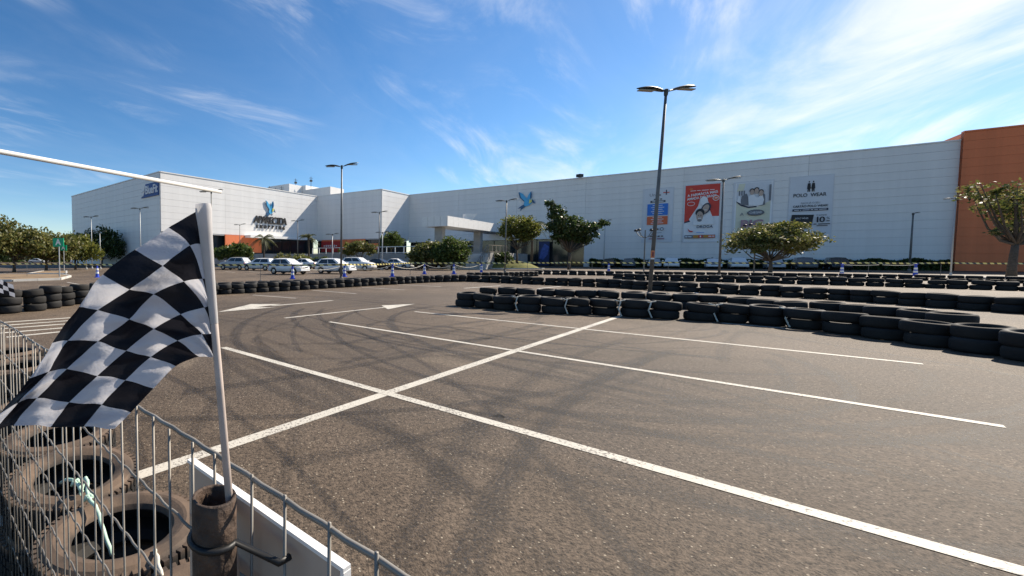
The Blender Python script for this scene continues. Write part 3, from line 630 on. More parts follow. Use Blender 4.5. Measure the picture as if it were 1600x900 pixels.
c = cc + cdv*9.5 + cl*0.6 - cc; b = MB(); b.prism([(c.x-.7,c.y-.4),(c.x+.6,c.y-.4),(c.x+.6,c.y+.5),(c.x-.7,c.y+.5)], zc1-0.05, zc1+1.0); b.add([(c.x+.6,c.y-.4,zc1+.2),(c.x+1.3,c.y-.4,zc1+1),(c.x+1.3,c.y+.5,zc1+1),(c.x+.6,c.y+.5,zc1+.2),(c.x+.6,c.y-.4,zc1+1),(c.x+.6,c.y+.5,zc1+1)], [(0,1,4),(3,5,2),(0,3,2,1),(1,2,5,4)]); b.build('roof_box', M_white, can)
pl0, pl1, pl2, pl3 = Vector((4.7,79.6,0)), Vector((20.9,66,0)), Vector((28.0,60.0,0)), Vector((33.5,65.6,0))
pod = MB(); pod.prism([tuple(p[:2]) for p in (Vector((-14,72,0)), pl0+Vector((-2,-1.5,0)), pl0, pl1, pl2, pl3, Vector((44,79,0)), Vector((28,97,0)), Vector((8,99,0)), Vector((-17,74.5,0)))], 0, PZ)
po = pod.build('podium', M_conc); tag(po, 'grey raised podium below the mall entrance', 'podium')
def balustrade(p, q, z, label, h=1.05, n=None, m=M_white):
    d = q-p; n = n or max(2, round(d.length/1.5)); o = thing('balustrade', label, 'railing', (p.x,p.y,z), math.atan2(d.y,d.x))
    L_ = d.length
    b = MB(); b.box((L_/2,0,h), (L_,0.10,0.10)); b.build('top_rail', m, o); b = MB(); b.box((L_/2,0,0.12), (L_,0.08,0.08)); b.build('bottom_rail', m, o)
    b = MB(); b.box((0,0,h/2-0.03), (0.12,0.07,h-0.06)); me = b.mesh('post', m)
    for i in range(n+1): put('post', me, o, (L_*i/n, 0, 0))
    return o
balustrade(pl0+Vector((0.4,0.2,0)), pl1+Vector((0,0.4,0)), PZ, 'white balustrade along the podium behind the parked cars')
balustrade(pl2+Vector((0.3,0.6,0)), pl3+Vector((0,0.2,0)), PZ, 'white railing on the podium edge above the grass mound', m=M_steel)
qa, qb = GX(156,84), GX(236,76)
rw = MB(); rw.prism([tuple(p[:2]) for p in (qa,qb,qb+Vector((1.5,3,0)),qa+Vector((1.5,3,0)))], 0, 2.0); tag(rw.build('ramp_wall', M_lightconc), 'pale ramp wall below the shaded left wing', 'wall')
balustrade(qa+Vector((0.3,0.4,0)), qb+Vector((0,0.4,0)), 2.0, 'white railing on the pale ramp wall of the left wing', 1.2)
st = thing('entrance_stairs', 'grey entrance stairs rising to the podium beneath the canopy', 'stairs', (24.6,62.9,0))
sd_ = (Vector((28,60,0))-Vector((24.6,62.9,0))); sn = Vector((-0.65,-0.76,0)); NS = 13
for i in range(NS):
    z1 = PZ - (i+1)*PZ/(NS+1); c = sd_*0.5 + sn*(0.02+0.32*(i+0.5)); b = MB(); b.box((c.x,c.y,z1/2), (sd_.length,0.318,z1), math.atan2(sd_.y,sd_.x)); b.build('step', M_lightconc, st)
for t, lab in ((0.03,'left'),(0.97,'right')):
    p0 = Vector((24.6,62.9,0)) + sd_*t; rl = thing('stair_handrail', f'sloping steel handrail on the {lab} side of the entrance stairs', 'railing', p0)
    for hh in (0.55, 1.0):
        b = MB(); b.tube([(0,0,PZ+hh), tuple(sn*0.2+Vector((0,0,PZ+hh))), tuple(sn*4.3+Vector((0,0,hh+0.05)))], 0.05, 6); b.build('rail', M_steel, rl)
    for k in range(5):
        u = 0.1+0.95*k; zg = max(0, PZ-(u/0.32+1)*PZ/(NS+1)); b = MB(); b.tube([tuple(sn*u+Vector((0,0,zg))), tuple(sn*u+Vector((0,0,PZ*(1-(u-0.2)/4.1)+1.0)))], 0.04, 6); b.build('post', M_steel, rl)
# round emblem on the dark glass below the canopy, blue poster
w = on_wall(735,394,pe,pf,-0.9); o = thing('round_wall_sign', 'white ring sign on the dark glass behind the stairs', 'sign', w, WALL_A, rx=math.pi/2)
b = MB(); b.lathe([(1.25,0),(1.25,.08),(1.45,.08),(1.45,0)], 28, True); b.build('ring', M_polelight, o); b = MB(); b.box((0,0,0.05),(1.3,.16,.06)); b.box((0,.35,0.05),(.8,.16,.06)); b.box((0,-.35,0.05),(.8,.16,.06)); b.build('mark', M_polelight, o)
w = on_wall(850,392,pe,pf,0.5); o = thing('blue_poster', 'blue poster panel beside the glass corner right of the mound', 'poster', (w.x,w.y,0), WALL_A, rx=math.pi/2)
b = MB(); b.box((0,2.4,0),(1.7,4.4,.12)); b.build('panel', mat('poster_navy',(.012,.03,.11),.5,.3,1.2), o); b = MB(); b.prism([(-.7,1.5),(-.1,1.2),(.6,2.2),(.8,3.6),(.1,4.2),(-.5,3.0)],.062,.09); b.build('print', mat('poster_blue_light',(.05,.10,.34),.5,.4,1.5), o)

# ------------------------------------------------------------------ mound, hedges
M_grass = mat('dry_grass', (0.22,0.20,0.05), 0.95, 0.3, 3.0, bump=0.6, c2=(0.12,0.13,0.035))
mo = MB(); mc = Vector((31.6,62.6,0)); NR, NA = 7, 36; vs = []
for i in range(NR+1):
    r = i/NR
    for j in range(NA):
        a = 2*math.pi*j/NA; x, y = 5.2*r*math.cos(a), 2.7*r*math.sin(a); xr, yr = x*0.85+y*0.5, -x*0.30+y*0.85
        vs.append((mc.x+xr, mc.y+yr, 1.25*(1-r**2.2)+0.02+random.uniform(-.04,.04)*(r<1)))
mo.add(vs, [(i*NA+j,(i+1)*NA+j,(i+1)*NA+(j+1)%NA,i*NA+(j+1)%NA) for i in range(NR) for j in range(NA)])
o = mo.build('grass_mound', M_grass, smooth=True); struct(o)
for j in range(20, 36):
    a = 2*math.pi*j/NA*1.0; x, y = 5.4*math.cos(a), 2.9*math.sin(a); kb = MB(); kb.box((mc.x+x*.85+y*.5, mc.y-x*.30+y*.85, 0.08), (1.0,.2,.16), math.atan2(-x*.85*0+ math.cos(a)*2.9*.85+5.4*.3*math.sin(a), -5.4*.85*math.sin(a)+2.9*.5*math.cos(a))); kb.build('kerb_stone', M_kerb, o)

# ------------------------------------------------------------------ foliage
def leaf_mesh(name, pts, size, m, aspect=1.9, up=0.25):
    n = len(pts); pts = np.asarray(pts)
    a = rng.normal(size=(n,3)); a /= np.linalg.norm(a,axis=1)[:,None]
    b = rng.normal(size=(n,3)); b[:,2] += up; b -= a*(a*b).sum(1)[:,None]; b /= np.linalg.norm(b,axis=1)[:,None]+1e-9
    nn = np.cross(a,b); s = size*rng.uniform(0.45,1.4,size=(n,1))
    L_ = a*s*aspect/2; Wd = b*s/2; fold = nn*s*0.12
    V = np.stack([pts-L_, pts-L_*0.1+Wd+fold, pts+L_, pts-L_*0.1-Wd+fold], 1).reshape(-1,3)
    F_ = (np.arange(n)[:,None]*4 + np.array([0,1,2,3])[None]).astype(np.int32)
    me = bpy.data.meshes.new(name); me.vertices.add(n*4); me.vertices.foreach_set('co', V.ravel().astype(np.float32))
    me.loops.add(n*4); me.loops.foreach_set('vertex_index', F_.ravel()); me.polygons.add(n)
    me.polygons.foreach_set('loop_start', np.arange(n,dtype=np.int32)*4); me.polygons.foreach_set('loop_total', np.full(n,4,np.int32))
    me.materials.append(m); me.update(); me.validate(); return me
LF_green = leafmat('leaves_green', [(0.04,0.065,0.016),(0.075,0.11,0.024),(0.14,0.17,0.04)], 0.42)
LF_dark = leafmat('leaves_dark', [(0.025,0.045,0.014),(0.045,0.075,0.02),(0.085,0.11,0.032)], 0.36)
LF_yel = leafmat('leaves_olive', [(0.06,0.08,0.018),(0.13,0.145,0.03),(0.24,0.23,0.05)], 0.45)
LF_flow = leafmat('leaves_blossom', [(0.045,0.062,0.016),(0.08,0.098,0.024),(0.14,0.145,0.036),(0.20,0.18,0.055),(0.38,0.34,0.20)], 0.42, True)
LF_palm = leafmat('leaves_palm', [(0.05,0.065,0.02),(0.09,0.10,0.035),(0.16,0.16,0.06)])
def tree(name, label, base, blobs, trunk_r, leaves, leafsize, m, group=None, lean=(0,0), fork=None, bark=M_bark, seed=1, hollow=0.35, clump=0.45):
    """blobs: (x,y,z,rx,ry,rz) crown masses relative to the base"""
    rr = np.random.default_rng(seed); o = thing(name, label, 'tree' if 'tree' in name else 'shrub', base, 0, group)
    fork = fork or min(b[2]-b[5]*0.6 for b in blobs); fp = Vector((lean[0]*fork, lean[1]*fork, fork))
    tb = MB(); pts = [Vector((0,0,-0.05)), fp*0.35+Vector((rr.uniform(-.05,.05),0,0)), fp*0.7+Vector((rr.uniform(-.06,.06),0,0)), fp]
    tb.tube(pts, [trunk_r*1.25, trunk_r, trunk_r*.9, trunk_r*.8], 9); tb.build('trunk', bark, o, True)
    vol = [b[3]*b[4]*b[5] for b in blobs]; tot = sum(vol); allp = []
    for bi, b in enumerate(blobs):
        c = np.array(b[:3]); rad = np.array(b[3:6])
        nl = max(2, int(round(5*(vol[bi]/tot)**.5*2)))
        for k in range(nl):
            dv = rr.normal(size=3); dv /= np.linalg.norm(dv); e = c + dv*rad*0.7
            s = Vector(fp); e = Vector(e); mid = s.lerp(e, .5) + Vector((rr.uniform(-.2,.2), rr.uniform(-.2,.2), -0.12*(e-s).length))
            lb = MB(); lb.tube([s, s.lerp(mid,.55), mid, mid.lerp(e,.6), e], [trunk_r*.55, trunk_r*.42, trunk_r*.32, trunk_r*.2, trunk_r*.07], 6); lb.build('branch', bark, o, True)
        nleaf = int(leaves*vol[bi]/tot); ncl = max(6, int(nleaf/45))
        dv = rr.normal(size=(ncl,3)); dv /= np.linalg.norm(dv,axis=1)[:,None]; rad_f = rr.uniform(hollow,1.0,size=(ncl,1))**0.6
        cl_ = c + dv*rad*rad_f
        idx = rr.integers(0,ncl,size=nleaf); p = cl_[idx] + rr.normal(size=(nleaf,3))*clump*np.minimum(rad, np.median(rad))*0.42
        allp.append(p)
    put('crown', leaf_mesh('crown', np.concatenate(allp), leafsize, m), o); return o
def palm(label, base, h, fl, seed, group='palms by the mall', n=15):
    rr = random.Random(seed); o = thing('palm_tree', label, 'palm tree', base, 0, group)
    b = MB(); b.tube([(0,0,0),(0.05,0,h*.4),(0,.05,h*.8),(0,0,h)], [.2,.16,.14,.16], 9); b.build('trunk', M_bark, o, True)
    for k in range(n):
        a = 2*math.pi*k/n + rr.uniform(-.2,.2); el = rr.uniform(0.1,1.15); ln = fl*rr.uniform(.8,1.1)
        pts = []
        for i in range(9):
            t = i/8; r = ln*t*math.cos(el*(1-t*.2)); z = h + ln*t*math.sin(el) - ln*1.05*t*t*(0.55+.3*math.cos(el))
            pts.append(Vector((r*math.cos(a), r*math.sin(a), z)))
        b = MB(); b.tube(pts, [.035*(1-.8*i/8) for i in range(9)], 4)
        side = Vector((-math.sin(a), math.cos(a), 0))
        for i in range(1,9):
            for f in (0,.33,.66):
                p = pts[i-1].lerp(pts[i], f); t = (i-1+f)/8; L_ = ln*.30*math.sin(math.pi*min(1,t*.85+.12))
                dr = (pts[i]-pts[i-1]).normalized()
                for s in (-1,1):
                    e = p + side*s*L_*.75 + dr*L_*.5 + Vector((0,0,-L_*.45)); w_ = dr*0.035
                    b.add([p-w_, p+w_, e], [(0,1,2)])
        b.build('frond', LF_palm, o)
    return o
# shade trees in the car park
tree('shade_tree', 'sparse tree at the right edge in front of the orange wall', G(1580,433), [(-.6,0,6.3,2.6,2.2,1.3),(-2.9,0,6.9,1.2,1.4,.9),(1.6,.3,5.6,2.4,2.0,1.5),(-1.6,-.2,3.9,.9,1,.5),(.8,0,4.2,1.2,1.2,.8),(3.2,.6,4.6,1.8,1.8,1.4)], .22, 3000, .16, LF_flow, lean=(.05,0), fork=2.6, seed=3, clump=.42)
bt = G(1203,429.5)
tree('shade_tree', 'round low olive tree in front of the banners', bt, [(0,0,3.3,3.0,2.4,1.0),(-2.3,0,2.6,1.5,1.5,.65),(2.3,0,2.8,1.6,1.5,.8),(.6,0,4.0,1.9,1.5,.7),(3.2,.2,3.1,.8,.8,.6),(-1.2,0,3.6,1.3,1.3,.6)], .14, 12000, .135, LF_flow, fork=1.25, seed=5, clump=.40)
t3 = GX(889,58); t3.z = 0.0
tree('shade_tree', 'dark leafy tree with a tall left spur beside the grass mound', t3, [(-.4,0,5.6,2.3,1.8,1.5),(1.9,0,4.7,2.0,1.7,1.2),(3.7,0,6.0,1.2,1,.6),(-2.0,0,7.4,1.1,1.1,1.2),(-2.8,0,8.5,.75,.8,.8),(-1.2,0,4.2,1.4,1.2,.7)], .17, 8500, .2, LF_dark, fork=2.3, seed=8, clump=.4)
t4 = GX(807,60.5); t4.z = 1.0
tree('shade_tree', 'light olive tree standing on the grass mound', t4, [(.1,0,4.9,2.1,1.8,1.4),(-1.6,0,4.4,1.1,1.2,.9),(1.7,0,4.3,1.6,1.4,1.1),(.4,0,3.4,1.4,1.2,.6)], .13, 7500, .17, LF_yel, fork=1.7, seed=9)
palm('palm rising behind the olive tree on the mound', GX(830,66.5)+Vector((0,0,.2)), 6.4, 3.1, 4)
t5 = GX(706,56)
tree('shade_tree', 'dense rounded green tree left of the entrance stairs', t5, [(-.2,0,2.5,2.0,1.8,1.5),(-1.3,0,1.9,1.4,1.4,1.1),(.9,0,1.9,1.3,1.3,1.2)], .14, 9000, .16, LF_green, fork=.9, seed=12)
tree('shade_tree', 'pale blossoming tree left of the dense rounded tree', GX(668,58), [(0,0,2.3,1.9,1.7,1.1),(-1.3,0,1.8,1.3,1.2,.9),(.8,0,2.9,1.3,1.2,.8)], .11, 4500, .19, LF_flow, fork=.8, seed=13)
tree('shade_tree', 'small flat-topped tree among the cars before the balustrade', GX(563,62), [(0,0,3.2,1.8,1.5,.7),(-1.0,0,2.7,1.2,1,.6),(1.1,0,2.6,1.1,1,.6)], .10, 2600, .19, LF_flow, fork=1.1, seed=14)
tree('shade_tree', 'thin small tree left of the flat-topped tree', GX(541,64), [(0,0,2.9,1.2,1.1,.7),(.5,0,2.3,.8,.8,.5)], .08, 1200, .18, LF_yel, fork=1.0, seed=15)
tree('shade_tree', 'round green tree on the podium by the shaded wall', GX(611,80)+Vector((0,0,PZ)), [(0,0,2.5,1.9,1.6,1.3),(-1.0,0,2.0,1.1,1,.8),(1.0,0,2.0,1.1,1,.9)], .13, 3500, .22, LF_green, fork=.9, seed=16)
tree('shade_tree', 'broad low green tree right of the flag pole', GX(366,62), [(0,0,2.6,2.2,1.8,.95),(-1.6,0,2.2,1.4,1.2,.8),(1.5,0,2.2,1.3,1.2,.8)], .14, 4200, .22, LF_green, fork=1.1, seed=17)
palm('palm below the black lettering on the sunlit wall', GX(412,71), 4.7, 2.6, 21); palm('palm at the shadow edge right of the black lettering', GX(482,75), 5.0, 2.5, 22)
for i,(px,Y,w_,h_,mm,lab) in enumerate(((443,68,1.7,.9,LF_flow,'blossoming shrub right of the palm below the lettering'),(470,70,1.5,.9,LF_yel,'olive shrub at the foot of the second palm'),(500,72,1.3,.8,LF_green,'low green shrub at the left end of the balustrade'),(392,69,1.0,.6,LF_yel,'small olive shrub left of the lettering palm'),(780,62,1.4,.8,LF_dark,'dark shrub on top of the mound left of the olive tree'))):
    p = GX(px,Y)+Vector((0,0,(.9 if px==780 else .4))); tree('shrub', lab, p, [(0,0,h_*.9,w_,w_*.8,h_),(.7*w_,0,h_*.7,w_*.6,w_*.5,h_*.7)], .05, 1500, .18, mm, fork=.3, seed=30+i)
# left-hand trees
for i,(px,Y,blobs,mm,lab,nl) in enumerate((
    (22,47,[(0,0,3.3,3.2,2.4,1.5),(-2.2,0,4.4,1.6,1.5,1.1),(2.1,0,3.0,1.8,1.6,1.2)],LF_flow,'pale blossoming tree at the left edge',5500),
    (72,50,[(0,0,3.0,2.9,2.3,1.5),(2.1,0,2.6,1.8,1.6,1.2),(-1.7,0,3.7,1.7,1.4,1.0)],LF_flow,'blossoming tree just left of the green letter signs',5500),
    (-25,44,[(0,0,3.3,3,2.4,1.6),(1.5,0,4.9,1.6,1.4,1.0)],LF_flow,'blossoming tree cut by the left picture edge',4500),
    (118,58,[(0,0,3.0,2.6,2.2,1.4),(1.9,0,2.4,1.8,1.6,1.1)],LF_yel,'olive tree just right of the green letter signs',4500),
    (160,80,[(0,0,4.6,3.2,2.6,2.2),(2.7,0,3.6,2.4,2.2,1.9),(-2.4,0,3.8,2.2,2.0,1.9)],LF_dark,'dark tree against the shaded left wing',5500),
    (122,84,[(0,0,4.2,2.8,2.4,1.9),(-2.2,0,3.6,2,1.8,1.6)],LF_dark,'dark tree at the far left end of the mall',4000))):
    tree('shade_tree', lab, GX(px,Y), blobs, .16, nl, .26 if Y>70 else .2, mm, fork=1.3, seed=40+i)
# far belt of trees closing the horizon on the left and right
n = 26000; xs = rng.uniform(-330,-62,n); ys = rng.uniform(150,190,n); hh = 5.5+2.2*np.sin(xs*.11)+1.6*np.sin(xs*.31+1); zs = rng.uniform(0,1,n)**.7*hh
stuff(put('distant_tree_belt', leaf_mesh('distant_tree_belt', np.stack([xs,ys,zs],1), .9, LF_dark)), 'distant belt of trees on the left horizon', 'trees')
n = 30000; s_ = rng.uniform(s_gl+1, 69, n); q_ = rng.uniform(.5,1.5,n); P_ = np.array(pe)[None]*1.0 + np.array(wv)[None]*s_[:,None] + np.array(NW)[None]*q_[:,None]; P_[:,2] = rng.uniform(0,1.3,n)*(1+.12*np.sin(s_*2.1))
hd = put('hedge', leaf_mesh('hedge', P_, .22, LF_dark)); tag(hd, 'long clipped dark hedge along the foot of the shaded wall', 'hedge')

# ------------------------------------------------------------------ cars
def paint(name, c): return mat('car_paint_'+name, c, 0.22, 0.03, 2, spec=0.6)
M_cglass = mat('car_glass', (0.015,0.019,0.022), 0.06, 0.1, 2, spec=0.7); M_trim = mat('car_trim', (0.018,0.018,0.02), 0.6, 0.2, 3)
M_rim = mat('wheel_rim', (0.42,0.42,0.43), 0.3, 0.1, 6, metal=0.7); M_hl = mat('headlight', (0.62,0.64,0.66), 0.1, 0.08, 6, spec=0.8); M_tl = mat('tail_light', (0.35,0.02,0.02), 0.2, 0.1, 6)
CAR_MESH = {}
SHAPES = {  # length, width, height, profile: hood height, belt, cabin base rear/front, roof rear/front
 'hatch': (3.95,1.70,1.50,.93,.98,-1.93,1.02,-1.35,.18), 'sedan': (4.40,1.74,1.47,.92,.98,-1.45,1.08,-.72,.22), 'suv': (4.25,1.80,1.64,1.05,1.10,-2.05,1.05,-1.62,.28), 'wagon': (4.30,1.74,1.52,.95,1.0,-2.08,1.0,-1.75,.20)}
def car_meshes(kind):
    if kind in CAR_MESH: return CAR_MESH[kind]
    L_,Wd,Ht,hood,belt,cb0,cb1,cr0,cr1 = SHAPES[kind]; D = {}
    x0, x1 = -L_/2, L_/2; wx = (x0+.78, x1-.82); wr = .31
    b = MB(); ns = 40; sec = []
    deck = belt-0.02 if kind != 'sedan' else belt-.01
    for i in range(ns+1):
        t = i/ns; x = x0 + L_*t; e = min(t,1-t)*L_
        w = Wd/2*(1-.16*max(0,1-e/.5)**2)
        if x > cb1-.1: u = (x-(cb1-.1))/(x1-(cb1-.1)); zt = belt+(hood-belt)*min(1,u*3) - .24*u**2.2
        else: zt = deck
        if e < .12: zt -= .22*(1-e/.12)**2
        zb = .26 + .10*max(0,1-e/.35)
        arch = 0
        for c in wx:
            dx = abs(x-c)
            if dx < wr+.06: arch = max(arch, math.sqrt((wr+.06)**2-dx*dx)+.30)
        zl = max(zb, arch)
        zl = min(zl, zt-.12)
        sec.append([(x,0,zb+.0),(x,w*.80,zb),(x,w*.93,zl),(x,w,zl+.02),(x,w*1.0,(zl+zt)/2+.02),(x,w*.97,zt-.10),(x,w*.90,zt-.015),(x,0,zt+.03)])
    k = 8; vs = []; 
    for s in sec: vs += s + [(p[0],-p[1],p[2]) for p in s[-2:0:-1]]
    kk = 14; fs = [(i*kk+j,i*kk+(j+1)%kk,(i+1)*kk+(j+1)%kk,(i+1)*kk+j) for i in range(ns) for j in range(kk)]
    fs += [tuple(range(kk-1,-1,-1)), tuple(ns*kk+j for j in range(kk))]
    b.add(vs, [tuple(reversed(f)) for f in fs]); D['body'] = (b,'P',True)
    wb, wt = Wd/2*.93, Wd/2*.74; zt = Ht
    def cabin(grow, z0, z1):
        b = MB(); n_ = [(cb0,wb*.92,z0),(cb1,wb*.90,z0),(cr1,wt*.95,z1),(cr0,wt*.93,z1)]
        A = [(x,y,z) for x,y,z in n_] + [(x,-y,z) for x,y,z in n_]
        return A
    A = cabin(0, belt-.03, zt-.05)
    b = MB(); b.add(A, [(0,1,2,3),(7,6,5,4),(1,5,6,2),(4,0,3,7),(3,2,6,7)])
    xm = (cr0+cr1)/2
    rp_ = [(cr0-.04,wt*.93),(xm,wt*.98),(cr1+.04,wt*.93)]
    b.add([(x,y,zt-.055) for x,y in rp_]+[(x,-y,zt-.055) for x,y in rp_]+[(cr0+.08,0,zt-.005),(xm,0,zt+.02),(cr1-.08,0,zt)], [(0,6,7,1),(1,7,8,2),(3,4,7,6),(4,5,8,7),(0,3,6),(2,8,5)])
    D['cabin'] = (b,'P',False)
    def lerp(p,q,t): return tuple(p[i]+(q[i]-p[i])*t for i in range(3))
    def pane(p0,p1,p2,p3, ins_u0,ins_u1,ins_v0,ins_v1, off):
        def at(u,v): return Vector(lerp(lerp(p0,p1,u), lerp(p3,p2,u), v))
        q = [at(ins_u0,ins_v0),at(1-ins_u1,ins_v0),at(1-ins_u1,1-ins_v1),at(ins_u0,1-ins_v1)]
        n = (q[1]-q[0]).cross(q[3]-q[0]).normalized()*off; return [p+n for p in q]
    for s, nm in ((1,'side_window'),(-1,'side_window')):
        P = A[:4] if s == 1 else A[4:]
        b = MB()
        for (u0,u1) in ((.10,.50),(.535,.13)):
            q = pane(P[0],P[1],P[2],P[3],u0,u1,.10,.12,-.012*s); b.add(q, [(0,1,2,3) if s==-1 else (3,2,1,0)])
        D[nm+str(s)] = (b,M_cglass,False)
    q = pane(A[1],A[5],A[6],A[2],.06,.06,.08,.07,.012); b = MB(); b.add(q,[(0,1,2,3)]); D['windscreen'] = (b,M_cglass,False)
    q = pane(A[4],A[0],A[3],A[7],.08,.08,.18,.10,.012); b = MB(); b.add(q,[(0,1,2,3)]); D['rear_window'] = (b,M_cglass,False)
    b = MB(); b.box((x1-.06,0,.40),(.10,Wd*.66,.16)); b.box((x1-.075,0,.66),(.08,Wd*.40,.09)); D['grille'] = (b,M_trim,False)
    b = MB(); b.box((x0+.05,0,.42),(.08,Wd*.7,.14)); D['rear_bumper'] = (b,M_trim,False)
    b = MB(); b.box((x1-.02,0,.46),(.03,.42,.11)); D['number_plate'] = (b,M_hl,False)
    for s in (1,-1):
        b = MB(); b.prism([(x1-.34,s*Wd*.46),(x1-.10,s*Wd*.40),(x1-.045,s*Wd*.27),(x1-.14,s*Wd*.26),(x1-.36,s*Wd*.40)], .63,.76); D['headlight'+str(s)] = (b,M_hl,False)
        b = MB(); b.box((x0+.09,s*Wd*.40,.80),(.14,.20,.26)); D['tail_light'+str(s)] = (b,M_tl,False)
        b = MB(); b.box((cb1-.18,s*(Wd/2+.06),belt+.06),(.12,.20,.13)); D['door_mirror'+str(s)] = (b,'P',False)
        for hx in (.15,-.75):
            b = MB(); b.box((hx,s*Wd/2*1.0,.80),(.18,.03,.035)); D['door_handle'+str(s)+str(hx)] = (b,M_trim,False)
        b = MB(); b.box(((wx[0]+wx[1])/2,s*Wd/2*.93,.26),(wx[1]-wx[0]-.75,.12,.12)); D['sill'+str(s)] = (b,M_trim,False)
    out = []
    for k_, (b, m, sm) in D.items(): out.append((k_.rstrip('-.0123456789'), b, m, sm))
    ty = MB(); ty.lathe([(.19,-.095),(.27,-.105),(.305,-.08),(.315,0),(.305,.08),(.27,.105),(.19,.095)], 22, False, axis='Y')
    ri = MB(); ri.lathe([(.0,.07),(.06,.075),(.19,.06),(.20,.09)], 14, False, axis='Y'); ri.lathe([(.20,-.09),(.19,-.06),(.06,-.075),(0,-.07)], 14, False, axis='Y')
    for k in range(5):
        a = 2*math.pi*k/5
        for yy in (.082,-.082): ri.box((.11*math.cos(a),yy,.11*math.sin(a)), (.17,.012,.045), M=Matrix.Rotation(-a,3,'Y'))
    ar = MB(); ar.lathe([(0,0),(.36,0)], 20, axis='Y')
    CAR_MESH[kind] = (out, ty.mesh('tyre',M_rubber,True), ri.mesh('rim',M_rim), [(wx[0],Wd/2-.12),(wx[0],-Wd/2+.12),(wx[1],Wd/2-.12),(wx[1],-Wd/2+.12)])
    return CAR_MESH[kind]
CAR_DONE = {}
def car(kind, m, loc, rz, label, group):
    parts, ty, ri, wh = car_meshes(kind); o = thing('parked_car', label, 'car', loc, rz, group)
    for nm, b, pm_, sm in parts:
        mm = m if pm_ == 'P' else pm_; key = (kind, id(b), mm.name)
        if key not in CAR_DONE: CAR_DONE[key] = b.mesh(nm, mm, sm)
        put(nm, CAR_DONE[key], o)
    for (x,y) in wh:
        w = put('wheel', ty, o, (x,y,.315)); put('rim', ri, w)
    return o
C_w = paint('white',(.74,.74,.73)); C_k = paint('black',(.012,.012,.014)); C_s = paint('silver',(.42,.43,.44)); C_g = paint('grey',(.10,.105,.11)); C_r = paint('red',(.30,.02,.02)); C_b = paint('dark_blue',(.015,.03,.07))
GL = 'cars parked in front of the podium'; GR = 'cars parked along the long wall'; GF = 'cars under the trees on the left'
def carat(kind, m, px, py, ang, label, group): car(kind, m, G(px,py), R(ang), label, group)
carat('hatch',C_w,451,428.5,-38,'white hatchback, nearest of the left car row, facing right',GL)
carat('hatch',C_w,524,427.5,-38,'white hatchback beside the tall left lamp post',GL)
carat('wagon',C_w,405,422.5,150,'white wagon behind the nearest white hatchback',GL)
carat('suv',C_s,367,421.5,150,'silver car at the left end of the row, just right of the flag pole',GL)
carat('sedan',C_w,473,420.5,150,'white sedan showing its tail between the two white hatchbacks',GL)
carat('hatch',C_s,430,417.5,-40,'silver hatchback in the second row behind the white wagon',GL)
carat('sedan',C_k,497,418,150,'black sedan left of the hatchback at the lamp post',GL)
carat('suv',C_w,560,422.5,-38,'white tall car right of the lamp post',GL)
carat('sedan',C_k,593,421.5,-38,'black sedan right of the white tall car',GL)
carat('sedan',C_w,620,420.5,-38,'white sedan between two black cars',GL)
carat('hatch',C_g,640,418.5,-38,'dark grey hatchback behind the white sedan',GL)
carat('suv',C_k,672,420.5,-30,'black tall car below the dense rounded tree',GL)
carat('sedan',C_b,706,419.5,-35,'dark blue sedan at the right end of the row by the stairs',GL)
carat('hatch',C_r,345,417,150,'red hatchback half hidden behind the flag pole',GL)
carat('sedan',C_s,58,411.5,15,'silver sedan under the trees at far left',GF)
carat('hatch',C_w,122,411.5,10,'white hatchback right of the letter signs',GF); carat('hatch',C_r,170,413,20,'dark red hatchback in front of the pale ramp wall',GF); carat('wagon',C_b,192,411.5,20,'dark blue wagon beside the red hatchback at the ramp',GF)
def wallcar(kind, m, px, label, dist=4.5, flip=0):
    b_ = on_wall(px, 404); p = Vector((b_.x,b_.y,0)) + NW*dist; car(kind, m, p, math.atan2(NW.y,NW.x)+flip, label, GR)
for (px,kind,m,lab) in ((985,'hatch',C_g,'grey hatchback at the wall left of the tall lamp post'),(1023,'hatch',C_s,'silver hatchback at the wall behind the tall lamp post'),(1048,'suv',C_w,'white tall car at the wall below the blue and red banner'),(1110,'hatch',C_w,'white hatchback at the wall below the pharmacy banner'),(1147,'suv',C_w,'white tall car at the wall left of the round tree'),(1200,'hatch',C_s,'silver hatchback at the wall behind the round tree trunk'),(1244,'suv',C_g,'dark grey tall car at the wall right of the round tree'),(955,'sedan',C_k,'black sedan at the wall, leftmost of the wall row')):
    wallcar(kind, m, px, lab)
wallcar('suv',C_k,1292,'black tall car at the wall, rightmost of the wall row')

# ------------------------------------------------------------------ lamp posts
def lamp_head(o, x, z, s, tilt, scale=1.0):
    b = MB(); n = 9; vs = []; L_ = 1.0*scale
    for i in range(n):
        t = i/(n-1); w = .14*scale*math.sin(math.pi*min(1,(t*.92+.08)))**.6; h = .065*scale*math.sin(math.pi*min(1,t*.9+.08))**.5
        cx = s*(.10+L_*t); cz = z+tilt*(.1+L_*t)+.05*math.sin(math.pi*t)
        for j in range(8):
            a = 2*math.pi*j/8; vs.append((x+cx, w*math.cos(a), cz+h*math.sin(a)*(1 if math.sin(a)>0 else .6)))
    fs = [(i*8+j,i*8+(j+1)%8,(i+1)*8+(j+1)%8,(i+1)*8+j) for i in range(n-1) for j in range(8)]+[tuple(range(8)),tuple((n-1)*8+j for j in range(8))]
    if s < 0: fs = [tuple(reversed(f)) for f in fs]
    b.add(vs, fs); hd_ = b.build('lamp_head', M_lamp, o, True)
    b = MB(); b.box((x+s*(.12+L_*.62), 0, z+tilt*(.1+L_*.62)-.035*scale), (.55*scale,.16*scale,.03), M=Matrix.Rotation(-math.atan(tilt)*s*s*(1 if s>0 else -1)*1,3,'Y') if False else None); b.build('lens', M_lens, hd_)
